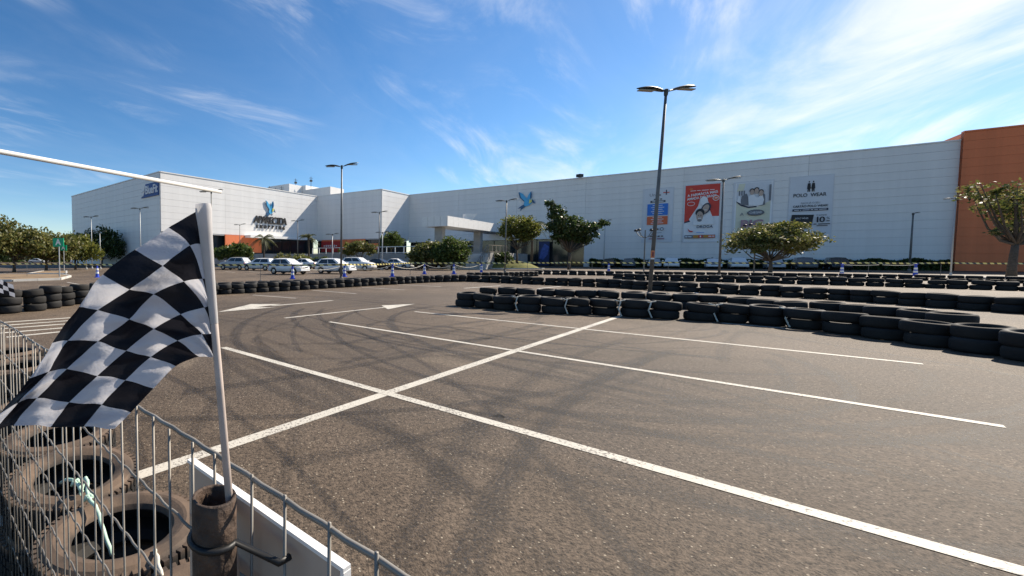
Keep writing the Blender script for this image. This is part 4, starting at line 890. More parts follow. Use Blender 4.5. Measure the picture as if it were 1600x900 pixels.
def lamp(px, py_top, label, Ht=7.5, m=M_pole, Y=None, rz=0.0, heads=(1,-1), scale=1.0, r=.065, group='double-headed car park lamps'):
    if Y is None: Y = (Ht-CAM_H)*F/(403.9-py_top)
    o = thing('lamp_post', label, 'lamp post', GX(px,Y), rz, group)
    b = MB(); b.tube([(0,0,0),(0,0,Ht*.5),(0,0,Ht)], [r*1.15,r,r*.72], 12); b.build('pole', m, o, True)
    b = MB(); b.box((0,0,.015),(.34,.34,.03)); b.lathe([(r*1.9,.03),(r*1.6,.25),(r*1.15,.28)],12); b.build('base_plate', m, o)
    b = MB(); b.lathe([(r*1.0,Ht-.16),(r*1.15,Ht-.1),(r*1.15,Ht+.06),(0,Ht+.09)],12); b.build('top_collar', M_lamp, o)
    for s in heads: lamp_head(o, 0, Ht-.02, s, .22 if s>0 else .04, scale)
    return o
big = lamp(1016,152,'tall double-headed lamp post standing in the near tyre island',Y=15.9,rz=R(2),r=.055); big.rotation_euler[1] = R(2.5)
lamp(533,262,'double-headed lamp post behind the left tyre row'); lamp(1124,283,'double-headed lamp post in front of the red pharmacy banner',rz=R(-20))
lamp(789,315,'double-headed lamp post left of the mound trees',rz=R(-10)); lamp(220,327,'double-headed lamp post before the shaded left wing',rz=R(15),m=M_polelight)
lamp(144,340,'double-headed lamp post above the dark trees, left of the shaded wing',rz=R(10),m=M_polelight); lamp(331,301,'lamp post whose head shows just above the flag pole top')
lamp(375,352,'small distant lamp post in front of the low green tree'); lamp(465,346,'distant lamp post at the shadow edge between the palms')
lamp(592,333,'distant lamp post before the bright wedge of wall'); lamp(943,346,'distant pale lamp post right of the dark tree',m=M_polelight)
lamp(1486,315,'pale lamp post beside the edge of the orange wall',Ht=6.6,Y=37.5,m=M_polelight,rz=R(-30),r=.042,scale=.6)
lamp(1421,337,'thin single-headed lamp post on the blank shaded wall',Ht=6.6,heads=(1,),Y=50,scale=.7,r=.08)
lamp(519,364,'short pale lamp post in front of the red shop sign',Ht=4.6,Y=57,m=M_polelight,scale=.8,group=None); lamp(597,361,'short pale lamp post beside the round podium tree',Ht=4.8,Y=56,m=M_polelight,scale=.8,group=None)
lamp(135,358,'plain pale pole left of the dark trees',Ht=5,Y=60,heads=(),m=M_polelight,group=None); lamp(157,358,'T-topped pale pole before the dark trees',Ht=5.2,Y=62,m=M_polelight,group=None,scale=.9)
def globe_lamp(px, py_top, Y, label):
    Ht = CAM_H + (403.9-py_top)*Y/F; o = thing('ornamental_lamp', label, 'lamp post', GX(px,Y), 0.3, 'three-armed ornamental lamps')
    b = MB(); b.tube([(0,0,0),(0,0,Ht)], [.06,.045], 8); b.build('pole', M_pole, o)
    for k in range(4):
        a = k*math.pi/2; b = MB(); b.tube([(0,0,Ht-.75),(.5*math.cos(a),.5*math.sin(a),Ht-.55),(.85*math.cos(a),.85*math.sin(a),Ht-.1)], .03, 6); ar = b.build('arm', M_pole, o)
        b = MB(); b.lathe([(0,-.1),(.14,-.08),(.17,.02),(.10,.10),(0,.12)], 10, c=(.85*math.cos(a),.85*math.sin(a),Ht)); b.build('lamp_head', M_black, ar, True)
globe_lamp(1006,360,42,'ornamental many-armed lamp left of the tall lamp post'); globe_lamp(1178,352,44,'ornamental many-armed lamp behind the left side of the round tree')
# extinguisher plate on the big lamp
pz = CAM_H + (403.9-397.5)*15.9/F
o = thing('extinguisher_plate', 'small white and orange extinguisher plate strapped to the tall lamp post', 'sign', (big.location.x-.02,big.location.y-.10,pz), R(25), rx=math.pi/2)
b = MB(); b.box((0,0,0),(.22,.26,.02)); b.build('plate', mat('plate_orange',(.62,.20,.05),.5,.1,5), o); b = MB(); b.box((0,0,.013),(.13,.19,.006)); b.build('print', mat('plate_red',(.35,.02,.02),.5,.1,5), o)
b = MB(); b.prism([(-.03,-.08),(.03,-.08),(.03,.03),(.01,.06),(-.01,.06),(-.03,.03)],.017,.021); b.build('pictogram', M_black, o); b = MB(); b.box((0,-.16,0),(.22,.05,.015)); b.build('lower_plate', M_white, o)
# green letter signs
M_green = mat('sign_green', (0.0,0.34,0.16), 0.45, 0.06, 2)
for (px,py0,py1,Y,lab) in ((92,372,385.5,33,'green square letter sign, the nearer and higher of two'),(99.5,383,391.5,48,'green square letter sign, the smaller one behind')):
    t = AT(px,(py0+py1)/2,Y); s = (py1-py0)*Y/F; wd = s*1.35
    o = thing('car_park_sign', lab, 'sign', (t.x,Y,0), R(-8), 'green letter signs')
    b = MB(); b.tube([(0,0,0),(0,0,t.z+s*.3)], .04, 8); b.build('post', M_polelight, o)
    b = MB(); b.box((0,-.06,t.z),(wd,.05,s)); pn = b.build('panel', M_green, o)
    me = text_mesh('A', s*.95, M_white, bold=.02); q = put('letter', me, pn, (0,-.09,t.z)); q.rotation_euler = (math.pi/2,0,0)

# ------------------------------------------------------------------ tape barrier
def tape_material():
    m = bpy.data.materials.new('hazard_tape'); m.use_nodes = True; n = m.node_tree; b = n.nodes['Principled BSDF']; b.inputs['Roughness'].default_value = .45
    uv = n.nodes.new('ShaderNodeUVMap'); w = n.nodes.new('ShaderNodeTexWave'); w.wave_type='BANDS'; w.bands_direction='DIAGONAL'; w.inputs['Scale'].default_value = .35; w.inputs['Distortion'].default_value = 0
    n.links.new(uv.outputs[0], w.inputs['Vector']); r = n.nodes.new('ShaderNodeValToRGB'); r.color_ramp.interpolation='CONSTANT'; r.color_ramp.elements[0].color=(.02,.02,.02,1); r.color_ramp.elements[1].position=.45; r.color_ramp.elements[1].color=(.72,.62,.22,1)
    n.links.new(w.outputs[0], r.inputs[0]); n.links.new(r.outputs[0], b.inputs['Base Color']); return m
M_tape = tape_material()
def tape(pts, label, w=.11):
    pts = [Vector(p) for p in pts]; vs=[]; uvs=[]; s=0; P=[]
    for i in range(len(pts)-1):
        L_=(pts[i+1]-pts[i]).length; k=max(4,int(L_/.8))
        for j in range(k+(i==len(pts)-2)):
            t=j/k; p=pts[i].lerp(pts[i+1],t); p.z-=.05*math.sin(math.pi*t)*min(1,L_/6); P.append((p,s+L_*t))
        s+=L_
    for p,u in P:
        tw=.02*math.sin(u*1.7); vs+=[(p.x,p.y+tw,p.z+w/2),(p.x,p.y-tw,p.z-w/2)]; uvs+=[(u/.30,.45),(u/.30,0)]
    b=MB(); b.add(vs,[(2*i,2*i+1,2*i+3,2*i+2) for i in range(len(P)-1)]); me=b.mesh('barrier_tape',M_tape)
    ul=me.uv_layers.new(name='UVMap')
    for l in me.loops: ul.data[l.index].uv=uvs[l.vertex_index]
    o=put('barrier_tape',me); return tag(o,label,'tape')
def stake(p, label, h=1.12, r=.018, m=M_pole):
    b=MB(); b.tube([(0,0,0),(0,0,h)],[r,r*.9],6); b.lathe([(r*1.0,h-.05),(r*1.7,h-.04),(r*1.7,h),(0,h+.02)],6); b.lathe([(.0,0.004),(.10,.004),(.10,.03),(r,.05)],10)
    o=put('tape_stake',b.mesh('tape_stake',m,False),None,p); return tag(o,label,'stake','thin stakes carrying the hazard tape')
tp=[GX(-60,33),GX(42,34),GX(92,33.2),GX(250,31),GX(407,29.3),GX(533,29.0),GX(641,39)]
for p,lab in zip(tp[1:],('thin tape stake at far left on the kerbed island','thin tape stake at the foot of the green letter sign','thin tape stake hidden behind the flag','thin tape stake in front of the white hatchback on the left',None,'thin tape stake in front of the black cars left of the stairs')):
    if lab: stake(p,lab)
tape([Vector((p.x,p.y-.03,1.08)) for p in tp],'yellow and black hazard tape strung across the left car park')
tr=[GX(641,39),GX(733,40),GX(824,41),GX(890,42.5),GX(925,43),GX(1044,41.5),GX(1357,38.5),GX(1470,38),GX(1700,37)]
for p,lab in zip(tr[1:],('thin tape stake just left of the grass mound','thin tape stake in front of the mound','thin tape stake by the dark tree','thin tape stake right of the dark tree','thin tape stake right of the tall lamp post','thin tape stake between the two right-hand blue cones','thin tape stake left of the orange wall','thin tape stake beyond the right picture edge')): stake(p,lab,1.15)
tape([Vector((p.x,p.y-.03,1.10)) for p in tr],'long yellow and black hazard tape in front of the long wall',.13)
CONE={}
def cone(px, py, label):
    p=G(px,py); o=thing('blue_cone',label,'cone',p,random.uniform(0,1),'blue and white cones along the tape')
    if not CONE:
        b=MB(); b.box((0,0,.03),(.36,.36,.06)); CONE['base']=b.mesh('base',M_blue)
        b=MB(); b.lathe([(.15,.06),(.12,.25),(.115,.30),(.10,.50),(.095,.55),(.08,.78),(.075,.80),(.06,.95),(.10,.97),(.10,1.03),(0,1.05)],16); CONE['body']=b.mesh('body',M_blue,True)
        for k,(z0,z1,r0,r1) in enumerate(((.30,.46,.119,.106),(.56,.72,.098,.087))):
            b=MB(); b.lathe([(r0+.003,z0),(r1+.003,z1)],16); CONE['band%d'%k]=b.mesh('band',M_white,True)
    for k,me in CONE.items(): put(k.rstrip('01'),me,o)
    return p
cs=[cone(152,433.5,'blue and white cone left of the checkered flag'),cone(457,436,'blue and white cone in front of the nearest white hatchback'),cone(538,432.5,'blue and white cone at the foot of the left lamp post'),cone(613,432.5,'blue and white cone in front of the white sedan'),cone(663,428.5,'blue and white cone in front of the black tall car'),cone(709,428.5,'blue and white cone in front of the dark blue sedan'),cone(752,426.5,'blue and white cone left of the mound kerb')]
cr=[cone(951,424.5,'blue and white cone right of the dark tree'),cone(1315,431,'blue and white cone left of the two on the right'),cone(1430,431.5,'blue and white cone near the orange wall')]
def chain(p,q,label,sag=.35,z=.95,r=.022):
    b=MB(); pts=[]
    for i in range(13):
        t=i/12; v=p.lerp(q,t); pts.append((v.x,v.y,z-sag*4*t*(1-t)))
    b.tube(pts,r,5); tag(b.build('rope',M_rope,smooth=True),label,'rope')
chain(cs[1],cs[2],'pale rope sagging between the cones by the white hatchbacks'); chain(cs[2],cs[3],'pale rope sagging right of the left lamp post'); chain(cs[3],cs[4],'pale rope sagging in front of the black cars'); chain(cs[4],cs[5],'pale rope sagging below the dense rounded tree'); chain(cs[5],cs[6],'pale rope sagging in front of the stairs')
chain(cr[1],cr[1].lerp(cr[2],.5)+Vector((0,0,-.55)),'pale rope hanging from the left of the two right-hand cones',.05); chain(cr[2],cr[1].lerp(cr[2],.5)+Vector((.3,0,-.55)),'pale rope hanging from the cone near the orange wall',.05)

# ------------------------------------------------------------------ tyres
def tyre_mesh(name, Ro, w, m, seg=36, tread=False):
    ri=Ro*.60; h=w/2
    prof=[(ri,-h*.62),(ri+.012,-h*.80),(ri+.05,-h*.97),(Ro*.80,-h*1.0),(Ro*.91,-h*.93),(Ro*.975,-h*.74),(Ro,-h*.42),(Ro,0),(Ro,h*.42),(Ro*.975,h*.74),(Ro*.91,h*.93),(Ro*.80,h*1.0),(ri+.05,h*.97),(ri+.012,h*.80),(ri,h*.62),(ri+.03,h*.35),(Ro*.93,h*.2),(Ro*.93,-h*.2),(ri+.03,-h*.35)]
    if not tread: prof=[q for i,q in enumerate(prof) if i not in (1,13)]
    b=MB(); b.lathe(prof,seg,True)
    if tread:
        for k in range(seg*1):
            a=2*math.pi*k/seg
            for zz in (-.62,.62):
                b.box((Ro*.972*math.cos(a),Ro*.972*math.sin(a),zz*h),(.03,Ro*2*math.pi/seg*.62,h*.42),a)
            for zz in (-.2,.2): b.box(((Ro+.001)*math.cos(a+.04),(Ro+.001)*math.sin(a+.04),zz*h),(.012,Ro*2*math.pi/seg*.72,h*.30),a)
    return b.mesh(name,m,not tread)
def brown_sidewall():
    m=bpy.data.materials.new('sun_baked_tyre'); m.use_nodes=True; n=m.node_tree; b=n.nodes['Principled BSDF']; b.inputs['Roughness'].default_value=.78; b.inputs['Specular IOR Level'].default_value=.3
    t=n.nodes.new('ShaderNodeTexCoord'); s=n.nodes.new('ShaderNodeSeparateXYZ'); n.links.new(t.outputs['Object'],s.inputs[0])
    # dust sits on the upper sidewall of a lying tyre: a settled layer with its own uneven edge
    z=n.nodes.new('ShaderNodeTexNoise'); z.inputs['Scale'].default_value=7; z.inputs['Detail'].default_value=6; n.links.new(t.outputs['Object'],z.inputs['Vector'])
    a=n.nodes.new('ShaderNodeMath'); a.operation='MULTIPLY_ADD'; n.links.new(z.outputs[0],a.inputs[0]); a.inputs[1].default_value=.05; n.links.new(s.outputs[2],a.inputs[2])
    r=n.nodes.new('ShaderNodeMapRange'); r.inputs[1].default_value=.085; r.inputs[2].default_value=.118; n.links.new(a.outputs[0],r.inputs[0])
    mx=n.nodes.new('ShaderNodeMix'); mx.data_type='RGBA'; n.links.new(r.outputs[0],mx.inputs[0]); mx.inputs[6].default_value=(.019,.0175,.016,1)
    r2=n.nodes.new('ShaderNodeValToRGB'); n.links.new(z.outputs[0],r2.inputs[0]); r2.color_ramp.elements[0].position=.3; r2.color_ramp.elements[0].color=(.050,.038,.030,1); r2.color_ramp.elements[1].position=.7; r2.color_ramp.elements[1].color=(.155,.105,.070,1)
    n.links.new(r2.outputs[0],mx.inputs[7]); n.links.new(mx.outputs[2],b.inputs['Base Color'])
    z3=n.nodes.new('ShaderNodeTexNoise'); z3.inputs['Scale'].default_value=90; n.links.new(t.outputs['Object'],z3.inputs['Vector']); bp=n.nodes.new('ShaderNodeBump'); bp.inputs['Strength'].default_value=.25; bp.inputs['Distance'].default_value=.004; n.links.new(z3.outputs[0],bp.inputs['Height']); n.links.new(bp.outputs[0],b.inputs['Normal'])
    return m
M_baked=brown_sidewall()
TY=[tyre_mesh('tyre',.305,.215,M_rubber,32),tyre_mesh('tyre',.30,.20,M_rubberd,32),tyre_mesh('tyre',.31,.225,M_rubber,32),tyre_mesh('tyre',.295,.205,M_rubberd,32)]
TW=[.215,.20,.225,.205]
def resample(pts, step):
    pts=[Vector(p) for p in pts]; out=[pts[0].copy()]; acc=0.0; prev=pts[0]
    for q in pts[1:]:
        while (q-prev).length+acc>=step:
            d=(q-prev).normalized(); prev=prev+d*(step-acc); out.append(prev.copy()); acc=0.0
        acc+=(q-prev).length; prev=q
    return out
LEVELN={2:('bottom','top'),3:('bottom','middle','top'),1:('single',)}
def tyre_row(pixpts, rowname, group, high=2, step=.635, depth_off=.28, extra=0.0, tops=None):
    base=[]
    for (x,y) in pixpts:
        p=G(x,y); d=Vector((p.x,p.y,0)).normalized(); base.append(p+d*depth_off)
    st_=resample(base,step)
    for i,p in enumerate(st_):
        z=0.0; n_=high+(1 if random.random()<extra else 0)
        for k in range(n_):
            v=random.randrange(4); o=put('tyre',TY[v],None,(p.x+random.uniform(-.03,.03)*(1+k),p.y+random.uniform(-.03,.03)*(1+k),z+TW[v]/2+.002))
            o.rotation_euler=(random.uniform(-.07,.07)*(k>0),random.uniform(-.07,.07)*(k>0),random.uniform(0,6))
            z+=TW[v]-.001
            pos=('upper' if k else 'lower') if n_==2 else LEVELN[min(3,n_)][k]
            tag(o,f'{pos} black tyre, {ordn(i+1)} stack from left, {rowname}','tyre',group)
    return st_
def tyre_mass(rows, name, label):
    b=MB()
    for pts,depth_off,step in rows:
        base=[]
        for (x,y) in pts:
            p=G(x,y); d=Vector((p.x,p.y,0)).normalized(); base.append(p+d*depth_off)
        for p in resample(base,step):
            for k in range(2):
                x,y,z=p.x+random.uniform(-.04,.04),p.y+random.uniform(-.04,.04),.104+.205*k; h=.10; Ro=.31
                b.lathe([(.19,-h*.6),(.26,-h),(.29,-h*.8),(Ro,-h*.3),(Ro,h*.3),(.29,h*.8),(.26,h),(.19,h*.6)],18,True,c=(x,y,z))
    o=b.build(name,M_rubber,smooth=True); stuff(o,label,'tyres')
front=tyre_row([(728,479),(800,486),(870,490.5),(930,492),(1000,496),(1080,501),(1170,505),(1250,513),(1320,522),(1400,533),(1480,545),(1570,558),(1680,580),(1760,600)],'front row of near island','tyres of the near island, front row',2,.612,.20)
backr=tyre_row([(762,468),(850,470.5),(950,475),(1050,481),(1110,484),(1161,488),(1210,494.5),(1292,498),(1350,505),(1440,517),(1520,530)],'rear row of near island','tyres of the near island, rear row',2,.612,.15)
row2=tyre_row([(744,440.5),(860,445.5),(958,449.5),(1000,452.5),(1202,462.5),(1326,470),(1461,480.5),(1600,490.5),(1680,497)],'middle barrier reaching the right edge','tyres of the middle barrier',2,.612,.2)
row3=tyre_row([(965,437),(1050,439),(1202,443),(1367,447.5),(1600,455),(1660,457)],'third barrier behind the middle one','tyres of the third barrier',2,.612,.2)
rowL=tyre_row([(330,461),(388,458),(435,455.3),(497,451.5),(551,448.3),(597,445.5),(673,441.3),(735,439.8)],'left barrier before white cars','tyres of the left barrier',2,.612,.2)
rowF=tyre_row([(-30,493),(15,490),(57,486),(100,478.5),(140,473.5),(170,470)],'three-high barrier left of flag','tyres of the far left barrier',3,.66,.2)
tyre_mass([([(842,429),(960,431),(1100,433),(1250,435),(1420,438),(1600,443),(1680,446)],.2,.66),([(735,434),(780,433.5),(838,431.5)],.2,.66),([(330,459),(497,450),(560,446.5)],.95,.70),([(-30,489),(57,482),(100,476),(140,471)],.9,.7)],'tyre_row','far rows of stacked black tyres seen behind the nearer barriers')
# white cords tying the near island
for k,i in enumerate((2,4,6,7,9,11)):
    if i+1<len(front):
        p=front[i].lerp(front[i+1],.5); d=(Vector((0,0,0))-Vector((p.x,p.y,0))).normalized(); s=Vector((-d.y,d.x,0)); p=p+d*.17
        b=MB(); pts=[p+s*.03+Vector((0,0,.41)),p+d*.07+s*.01+Vector((0,0,.33)),p+d*.09-s*.02+Vector((0,0,.20)),p+d*.08+s*.03+Vector((0,0,.06)),p+d*.13+s*.05+Vector((0,0,.02))]
        b.tube(pts,.016,6); b.tube([p+s*.12+Vector((0,0,.43)),p+d*.03+Vector((0,0,.39)),p-s*.12+Vector((0,0,.42))],.014,6)
        tag(b.build('cord',M_rope,smooth=True),f'pale cord tying the {ordn(i+1)} and {ordn(i+2)} stacks of the near island front row','cord','pale cords on the near island')

# ------------------------------------------------------------------ foreground fence, board, tube, flag
FP=Vector((-.26,.789,0)); FD=Vector((.357,-.405,0)).normalized(); FN=Vector((.75,.66,0)).normalized(); FTOP=1.22
fence=thing('wire_fence','galvanised wire mesh fence crossing the left foreground','fence',FP)
t0,t1=-3.9,1.1; SP=.068
hz=[1.22,1.08,.94,.80,.66,.52,.38,.24,.10]
for iz,z in enumerate(hz):
    b=MB(); pts=[]; n=int((t1-t0)/(SP/4))
    for i in range(n+1):
        t=t0+(t1-t0)*i/n; wv_=(.0017 if iz else .0006)*math.sin(i*math.pi/2); p=FD*t+Vector((0,0,z+(wv_ if iz else .002*math.sin(t*9)))); p=p+FN*(.0012*math.cos(i*math.pi/2)); pts.append(p)
    b.tube(pts,.0026 if iz else .0036,6); b.build('horizontal_wire',M_steel,fence,True)
b=MB(); b.tube([(0,0,.02),(0,0,.6),(0,0,FTOP+.006)],.0022,6); vw=b.mesh('vertical_wire',M_steel,True)
for i in range(int((t1-t0)/SP)+1):
    t=t0+i*SP+.01; o=put('vertical_wire',vw,fence,tuple(FD*t-FN*.006)); o.rotation_euler=(random.uniform(-.006,.006),random.uniform(-.006,.006),0)
b=MB(); b.tube([(0,0,0),(0,0,FTOP)],.014,8); pm_=b.mesh('post',M_steel,True)
for t in (-3.85,-2.05,1.05): put('post',pm_,fence,tuple(FD*t+FN*.016))
# white board on the track side of the fence
M_board=mat('white_board',(.46,.38,.31),.35,.03,2)
ta,tb_=None,None
def fence_t(px):
    k=(px-CX)/F; return (k*FP.y-FP.x)/(FD.x-k*FD.y)
ta,tb_=fence_t(276),fence_t(521)
o=thing('sign_board','back of a plain white board fixed to the far side of the fence','board',FP+FD*ta+FN*.022+Vector((0,0,.525)),math.atan2(FD.y,FD.x))
b=MB(); b.box(((tb_-ta)/2,0,.32),(tb_-ta,.008,.64)); b.build('panel',M_board,o)
b=MB(); b.box(((tb_-ta)/2,0,.6425),(tb_-ta+.004,.012,.005)); b.box((tb_-ta+.0,0,.32),(.005,.012,.64)); b.build('edge_trim',M_white,o)
# rusty pipe holder
tpipe=fence_t(336)
for _ in range(40):
    pc_=FP+FD*tpipe-FN*.045; tpipe+=(332-(CX+F*pc_.x/pc_.y))*.0005
M_rust=mat('rusty_pipe',(.115,.072,.048),.75,.3,38,bump=.6,metal=.15,c2=(.035,.026,.021),detail=9)
PT=AT(332,774,pc_.y).z
hold=thing('flag_holder_pipe','rusty steel pipe strapped to the fence as a flag holder','pipe',(pc_.x,pc_.y,.86))
hh=PT-.86
b=MB(); b.lathe([(.0225,0),(.0275,0),(.0275,hh-.002),(.0265,hh),(.0235,hh),(.0225,hh-.002)],32,True); b.build('tube',M_rust,hold,True)
# black straps around pipe and fence wire
def strap(z,dz,label):
    b=MB(); pts=[]; a0=math.atan2(FN.y,FN.x)
    for i in range(15):
        a=a0+math.pi*.55+math.pi*1.1*i/14; pts.append(Vector((pc_.x+.030*math.cos(a),pc_.y+.030*math.sin(a),z+dz*math.sin(i*.4))))
    e1=FP+FD*(tpipe-.045)-FN*.004+Vector((0,0,z)); e2=FP+FD*(tpipe+.085)-FN*.012+Vector((0,0,z-.004))
    pts=[e1]+pts+[e2,e2+FN*.016]
    b.tube(pts,.0042,6); b.box(tuple(e1),(.016,.016,.02),.6); tag(b.build('strap',M_black,smooth=True),label,'strap')
strap(PT-.052,.0,'black strap around the upper pipe and the fence wires'); strap(PT-.135,.004,'black strap lower on the rusty pipe')
# flag
YF=pc_.y+.004
ptop=AT(319,319,YF-.006); pmid=AT(357,765,YF); pole_b=pmid+(pmid-ptop).normalized()*.16
flag=thing('checkered_flag','large black and white checkered flag waving from the pole in the foreground','flag',pole_b)
pdir=(ptop-pole_b)
b=MB(); b.tube([(0,0,0),tuple(pdir*.5),tuple(pdir)],[.0050,.0049,.0047],12); M_wood=mat('pale_flag_pole',(.46,.38,.33),.55,.15,25); b.build('pole',M_wood,flag,True)
lat=[[(700,62),(722,185),(734,310),(742,400),(748,470),(754,540)],[(595,125),(668,188),(712,305),(738,400),(747,470),(754,545)],[(475,203),(570,260),(645,315),(720,405),(743,497),(755,560)],[(360,290),(458,342),(540,360),(635,430),(710,500),(750,580)],[(275,405),(345,415),(455,447),(540,482),(625,522),(700,580)],[(185,530),(240,522),(345,525),(440,560),(530,580),(620,610)],[(105,655),(165,635),(235,622),(345,645),(440,662),(540,690)],[(0,780),(65,740),(130,725),(245,738),(355,750),(460,775)],[(-75,885),(-30,850),(45,822),(180,825),(295,825),(400,835)]]
depth=[[0,0,0,0,0,0],[.010,-.012,-.004,.003,.002,.002],[.006,-.022,.014,-.006,.003,.002],[-.012,-.030,.012,-.020,.004,.002],[-.024,-.010,-.034,.004,-.018,.006],[-.018,-.038,-.012,-.030,-.008,-.012],[-.03,-.016,-.044,-.018,-.03,-.012],[-.022,-.046,-.026,-.040,-.022,-.03],[-.05,-.026,-.05,-.034,-.046,-.03]]
LP=np.zeros((9,6,3))
for j in range(9):
    for i in range(6):
        x,y=lat[j][i]; px,py=x/2.25,300+y/2.25; LP[j,i]=AT(px,py,YF+depth[j][i]*.8)
def cr1(P,t,ax):
    n=P.shape[ax]-1; k=min(int(t),n-1); f=t-k
    g_=lambda i: np.take(P,min(max(i,0),n),axis=ax)
    p0,p1,p2,p3=g_(k-1),g_(k),g_(k+1),g_(k+2)
    return .5*((2*p1)+(-p0+p2)*f+(2*p0-5*p1+4*p2-p3)*f*f+(-p0+3*p1-3*p2+p3)*f**3)
SU,SV=72,45; vs=[]; uvs=[]
for a in range(SU+1):
    u=8*a/SU; rowp=cr1(LP,u,0)
    for c_ in range(SV+1):
        v=5*c_/SV; p=cr1(rowp,v,0)
        wr=.0016*math.sin(u*5.1+v*2.3)+.0012*math.sin(v*7.7-u*3.1)+.0010*math.sin(u*11+v*5)
        vs.append((p[0]-pole_b.x,p[1]+wr*min(1,u)-pole_b.y,p[2]-pole_b.z)); uvs.append((u,v))
b=MB(); b.add(vs,[(a*(SV+1)+c_,(a+1)*(SV+1)+c_,(a+1)*(SV+1)+c_+1,a*(SV+1)+c_+1) for a in range(SU) for c_ in range(SV)])
def cloth_material(nm='checkered_cloth'):
    m=bpy.data.materials.new(nm); m.use_nodes=True; n=m.node_tree; b_=n.nodes['Principled BSDF']; b_.inputs['Roughness'].default_value=.6; b_.inputs['Specular IOR Level'].default_value=.25
    uv=n.nodes.new('ShaderNodeUVMap'); ck=n.nodes.new('ShaderNodeTexChecker'); ck.inputs['Scale'].default_value=1; n.links.new(uv.outputs[0],ck.inputs['Vector'])
    ck.inputs['Color1'].default_value=(.012,.012,.016,1); ck.inputs['Color2'].default_value=(.60,.59,.61,1); n.links.new(ck.outputs[0],b_.inputs['Base Color'])
    tr=n.nodes.new('ShaderNodeBsdfTranslucent'); n.links.new(ck.outputs[0],tr.inputs[0]); ms=n.nodes.new('ShaderNodeMixShader'); ms.inputs[0].default_value=.42
    z=n.nodes.new('ShaderNodeTexNoise'); z.inputs['Scale'].default_value=2.2; z.inputs['Detail'].default_value=5; n.links.new(uv.outputs[0],z.inputs['Vector']); bp=n.nodes.new('ShaderNodeBump'); bp.inputs['Strength'].default_value=.35; bp.inputs['Distance'].default_value=.01; n.links.new(z.outputs[0],bp.inputs['Height'])
    n.links.new(bp.outputs[0],b_.inputs['Normal']); n.links.new(bp.outputs[0],tr.inputs['Normal'])
    out=[q for q in n.nodes if q.type=='OUTPUT_MATERIAL'][0]; n.links.new(b_.outputs[0],ms.inputs[1]); n.links.new(tr.outputs[0],ms.inputs[2]); n.links.new(ms.outputs[0],out.inputs[0]); return m
M_cloth=cloth_material()
me=b.mesh('cloth',M_cloth,True); ul=me.uv_layers.new(name='UVMap')
for l in me.loops: ul.data[l.index].uv=(uvs[l.vertex_index][0]+1.0001,uvs[l.vertex_index][1]+1e-4)
put('cloth',me,flag)
# cloth sleeve gripping the pole top
M_sleeve=mat('flag_sleeve',(.60,.58,.57),.6,.08,30,trans=.3)
b=MB(); k0=AT(318,320,YF)-pole_b; kk=pdir
def along(t): return Vector(kk)*t
tt=[1.0,.985,.95,.91,.87,.83,.79,.75,.72]; b.tube([along(t)+Vector((-.0012*(t-.7)/.3,-.0008*(t-.7)/.3,0)) for t in tt],[.0094,.0100,.0086,.0077,.0069,.0063,.0058,.0054,.0050],16,caps=False); b.build('sleeve',M_sleeve,flag,True)
# second small flag at the left edge
pf2=G(-14,492); fl2=thing('checkered_flag','small checkered flag cut off by the left picture edge above the tyres','flag',pf2)
b=MB(); b.tube([(0,0,0),(0,0,1.15)],.012,8); b.build('pole',M_wood,fl2)
b=MB(); vs=[]; uv2=[]
for a in range(13):
    for c_ in range(9):
        u,v=a/12,c_/8; vs.append((u*.62,.05*math.sin(u*6+v*2),1.02-.34*v-.22*u**1.3)); uv2.append((u*5+1e-4,v*3+1e-4))
b.add(vs,[(a*9+c_,(a+1)*9+c_,(a+1)*9+c_+1,a*9+c_+1) for a in range(12) for c_ in range(8)])
me=b.mesh('cloth',M_cloth,True); ul=me.uv_layers.new(name='UVMap')
for l in me.loops: ul.data[l.index].uv=uv2[l.vertex_index]
put('cloth',me,fl2)
M_polewhite=mat('boom_paint',(.62,.61,.58),.5,.08,4)
# white boom tube overhead on the left, on its post beyond the frame
ta_=AT(345,300,3.0); tb2=AT(0,237,1.95); dv_=(tb2-ta_).normalized(); far_=ta_+dv_*4.2
o=thing('white_boom','slim white tube reaching in overhead from the left edge','pole',(far_.x,far_.y,0))
b=MB(); b.tube([tuple(ta_-Vector((far_.x,far_.y,0))),tuple(far_-Vector((far_.x,far_.y,0)))],.0115,14); b.build('tube',M_polewhite,o,True)
b=MB(); b.tube([(0,0,0),(0,0,far_.z+.02)],.03,12); b.build('post',M_white,o,True)
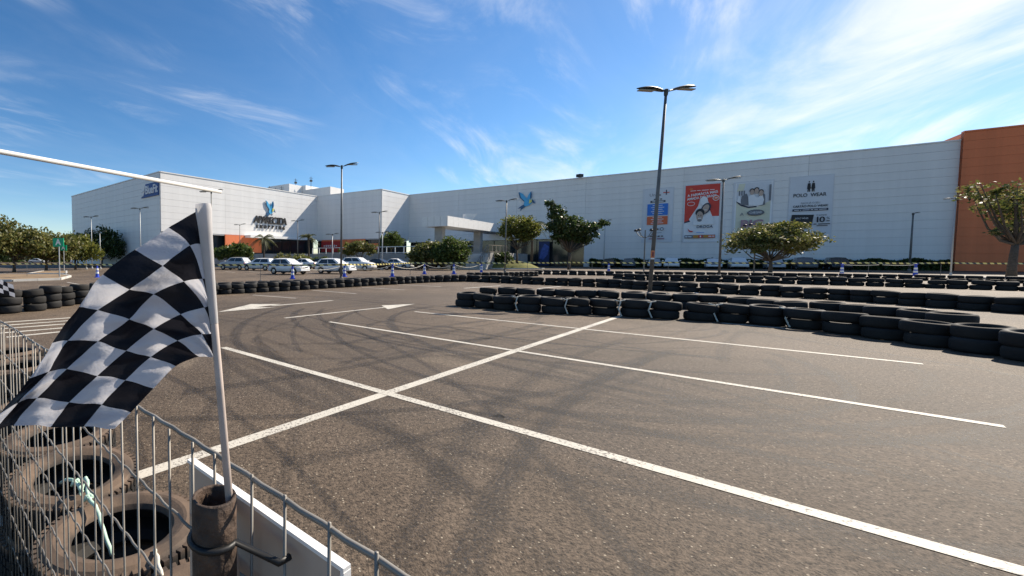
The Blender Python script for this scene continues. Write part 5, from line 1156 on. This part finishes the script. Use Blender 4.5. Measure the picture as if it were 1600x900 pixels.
# foreground tyres behind the fence
TB=[tyre_mesh('tyre',.315,.215,M_baked,56,True),tyre_mesh('tyre',.30,.205,M_baked,56,True)]
TLAB=['nearest','second','third','fourth','fifth','sixth','seventh']
for i,(x,y,n_) in enumerate(((-.235,1.235,2),(-.655,1.69,2),(-1.065,2.15,2),(-1.40,2.66,2),(-1.80,3.14,2),(-2.22,3.62,3),(-2.64,4.10,3))):
    z=0
    for k in range(n_):
        v=(i+k)%2; w_=(.215,.205)[v]; o=put('tyre',TB[v],None,(x+random.uniform(-.015,.015),y+random.uniform(-.015,.015),z+w_/2)); o.rotation_euler=((.05,-.04,.03,0,.05,0,0)[i]*(k>0),(-.03,.05,-.06,.04,0,0,0)[i]*(k>0),random.uniform(0,6)); z+=w_+.012*(k==0)*(i<5)
        pos='upper' if k==n_-1 else ('lower' if k==0 else 'middle')
        tag(o,f'dusty brown tyre, {pos} one of the {TLAB[i]} stack behind the wire fence','tyre','dusty tyres behind the fence')
def rope(pts,r,label,m=M_grope):
    b=MB(); P=[Vector(p) for p in pts]; Q=[]
    for i in range(len(P)-1):
        for j in range(6):
            t=j/6; p=cr1(np.array([tuple(q) for q in P]),i+t,0); Q.append(Vector(p)+Vector((.002*math.sin(9*(i+t)),.002*math.cos(8*(i+t)),0)))
    Q.append(P[-1]); b.tube(Q,r,7)
    for kp in (P[len(P)//2],):
        for a in range(3): b.tube([kp+Vector((.012*math.cos(t*1.05+a),.012*math.sin(t*1.05+a*2),.010*math.sin(t*1.05*2+a))) for t in range(7)],r*.9,6)
    tag(b.build('rope',m,smooth=True),label,'rope')
rope([(-.93,1.93,.40),(-.95,2.0,.445),(-.90,1.93,.50),(-.86,1.86,.455),(-.80,1.80,.44),(-.74,1.72,.40),(-.68,1.66,.33)],.0085,'mint green rope knotted between the second and third foreground tyre stacks')
rope([(-1.12,2.12,.38),(-1.05,2.06,.43),(-.98,1.99,.452),(-.92,1.93,.44)],.008,'short mint rope lying across the third foreground tyre')
rope([(-.47,1.52,.45),(-.44,1.46,.455),(-.40,1.38,.42),(-.38,1.33,.34),(-.37,1.30,.26)],.007,'pale green rope hanging into the nearest foreground tyre',M_rope)
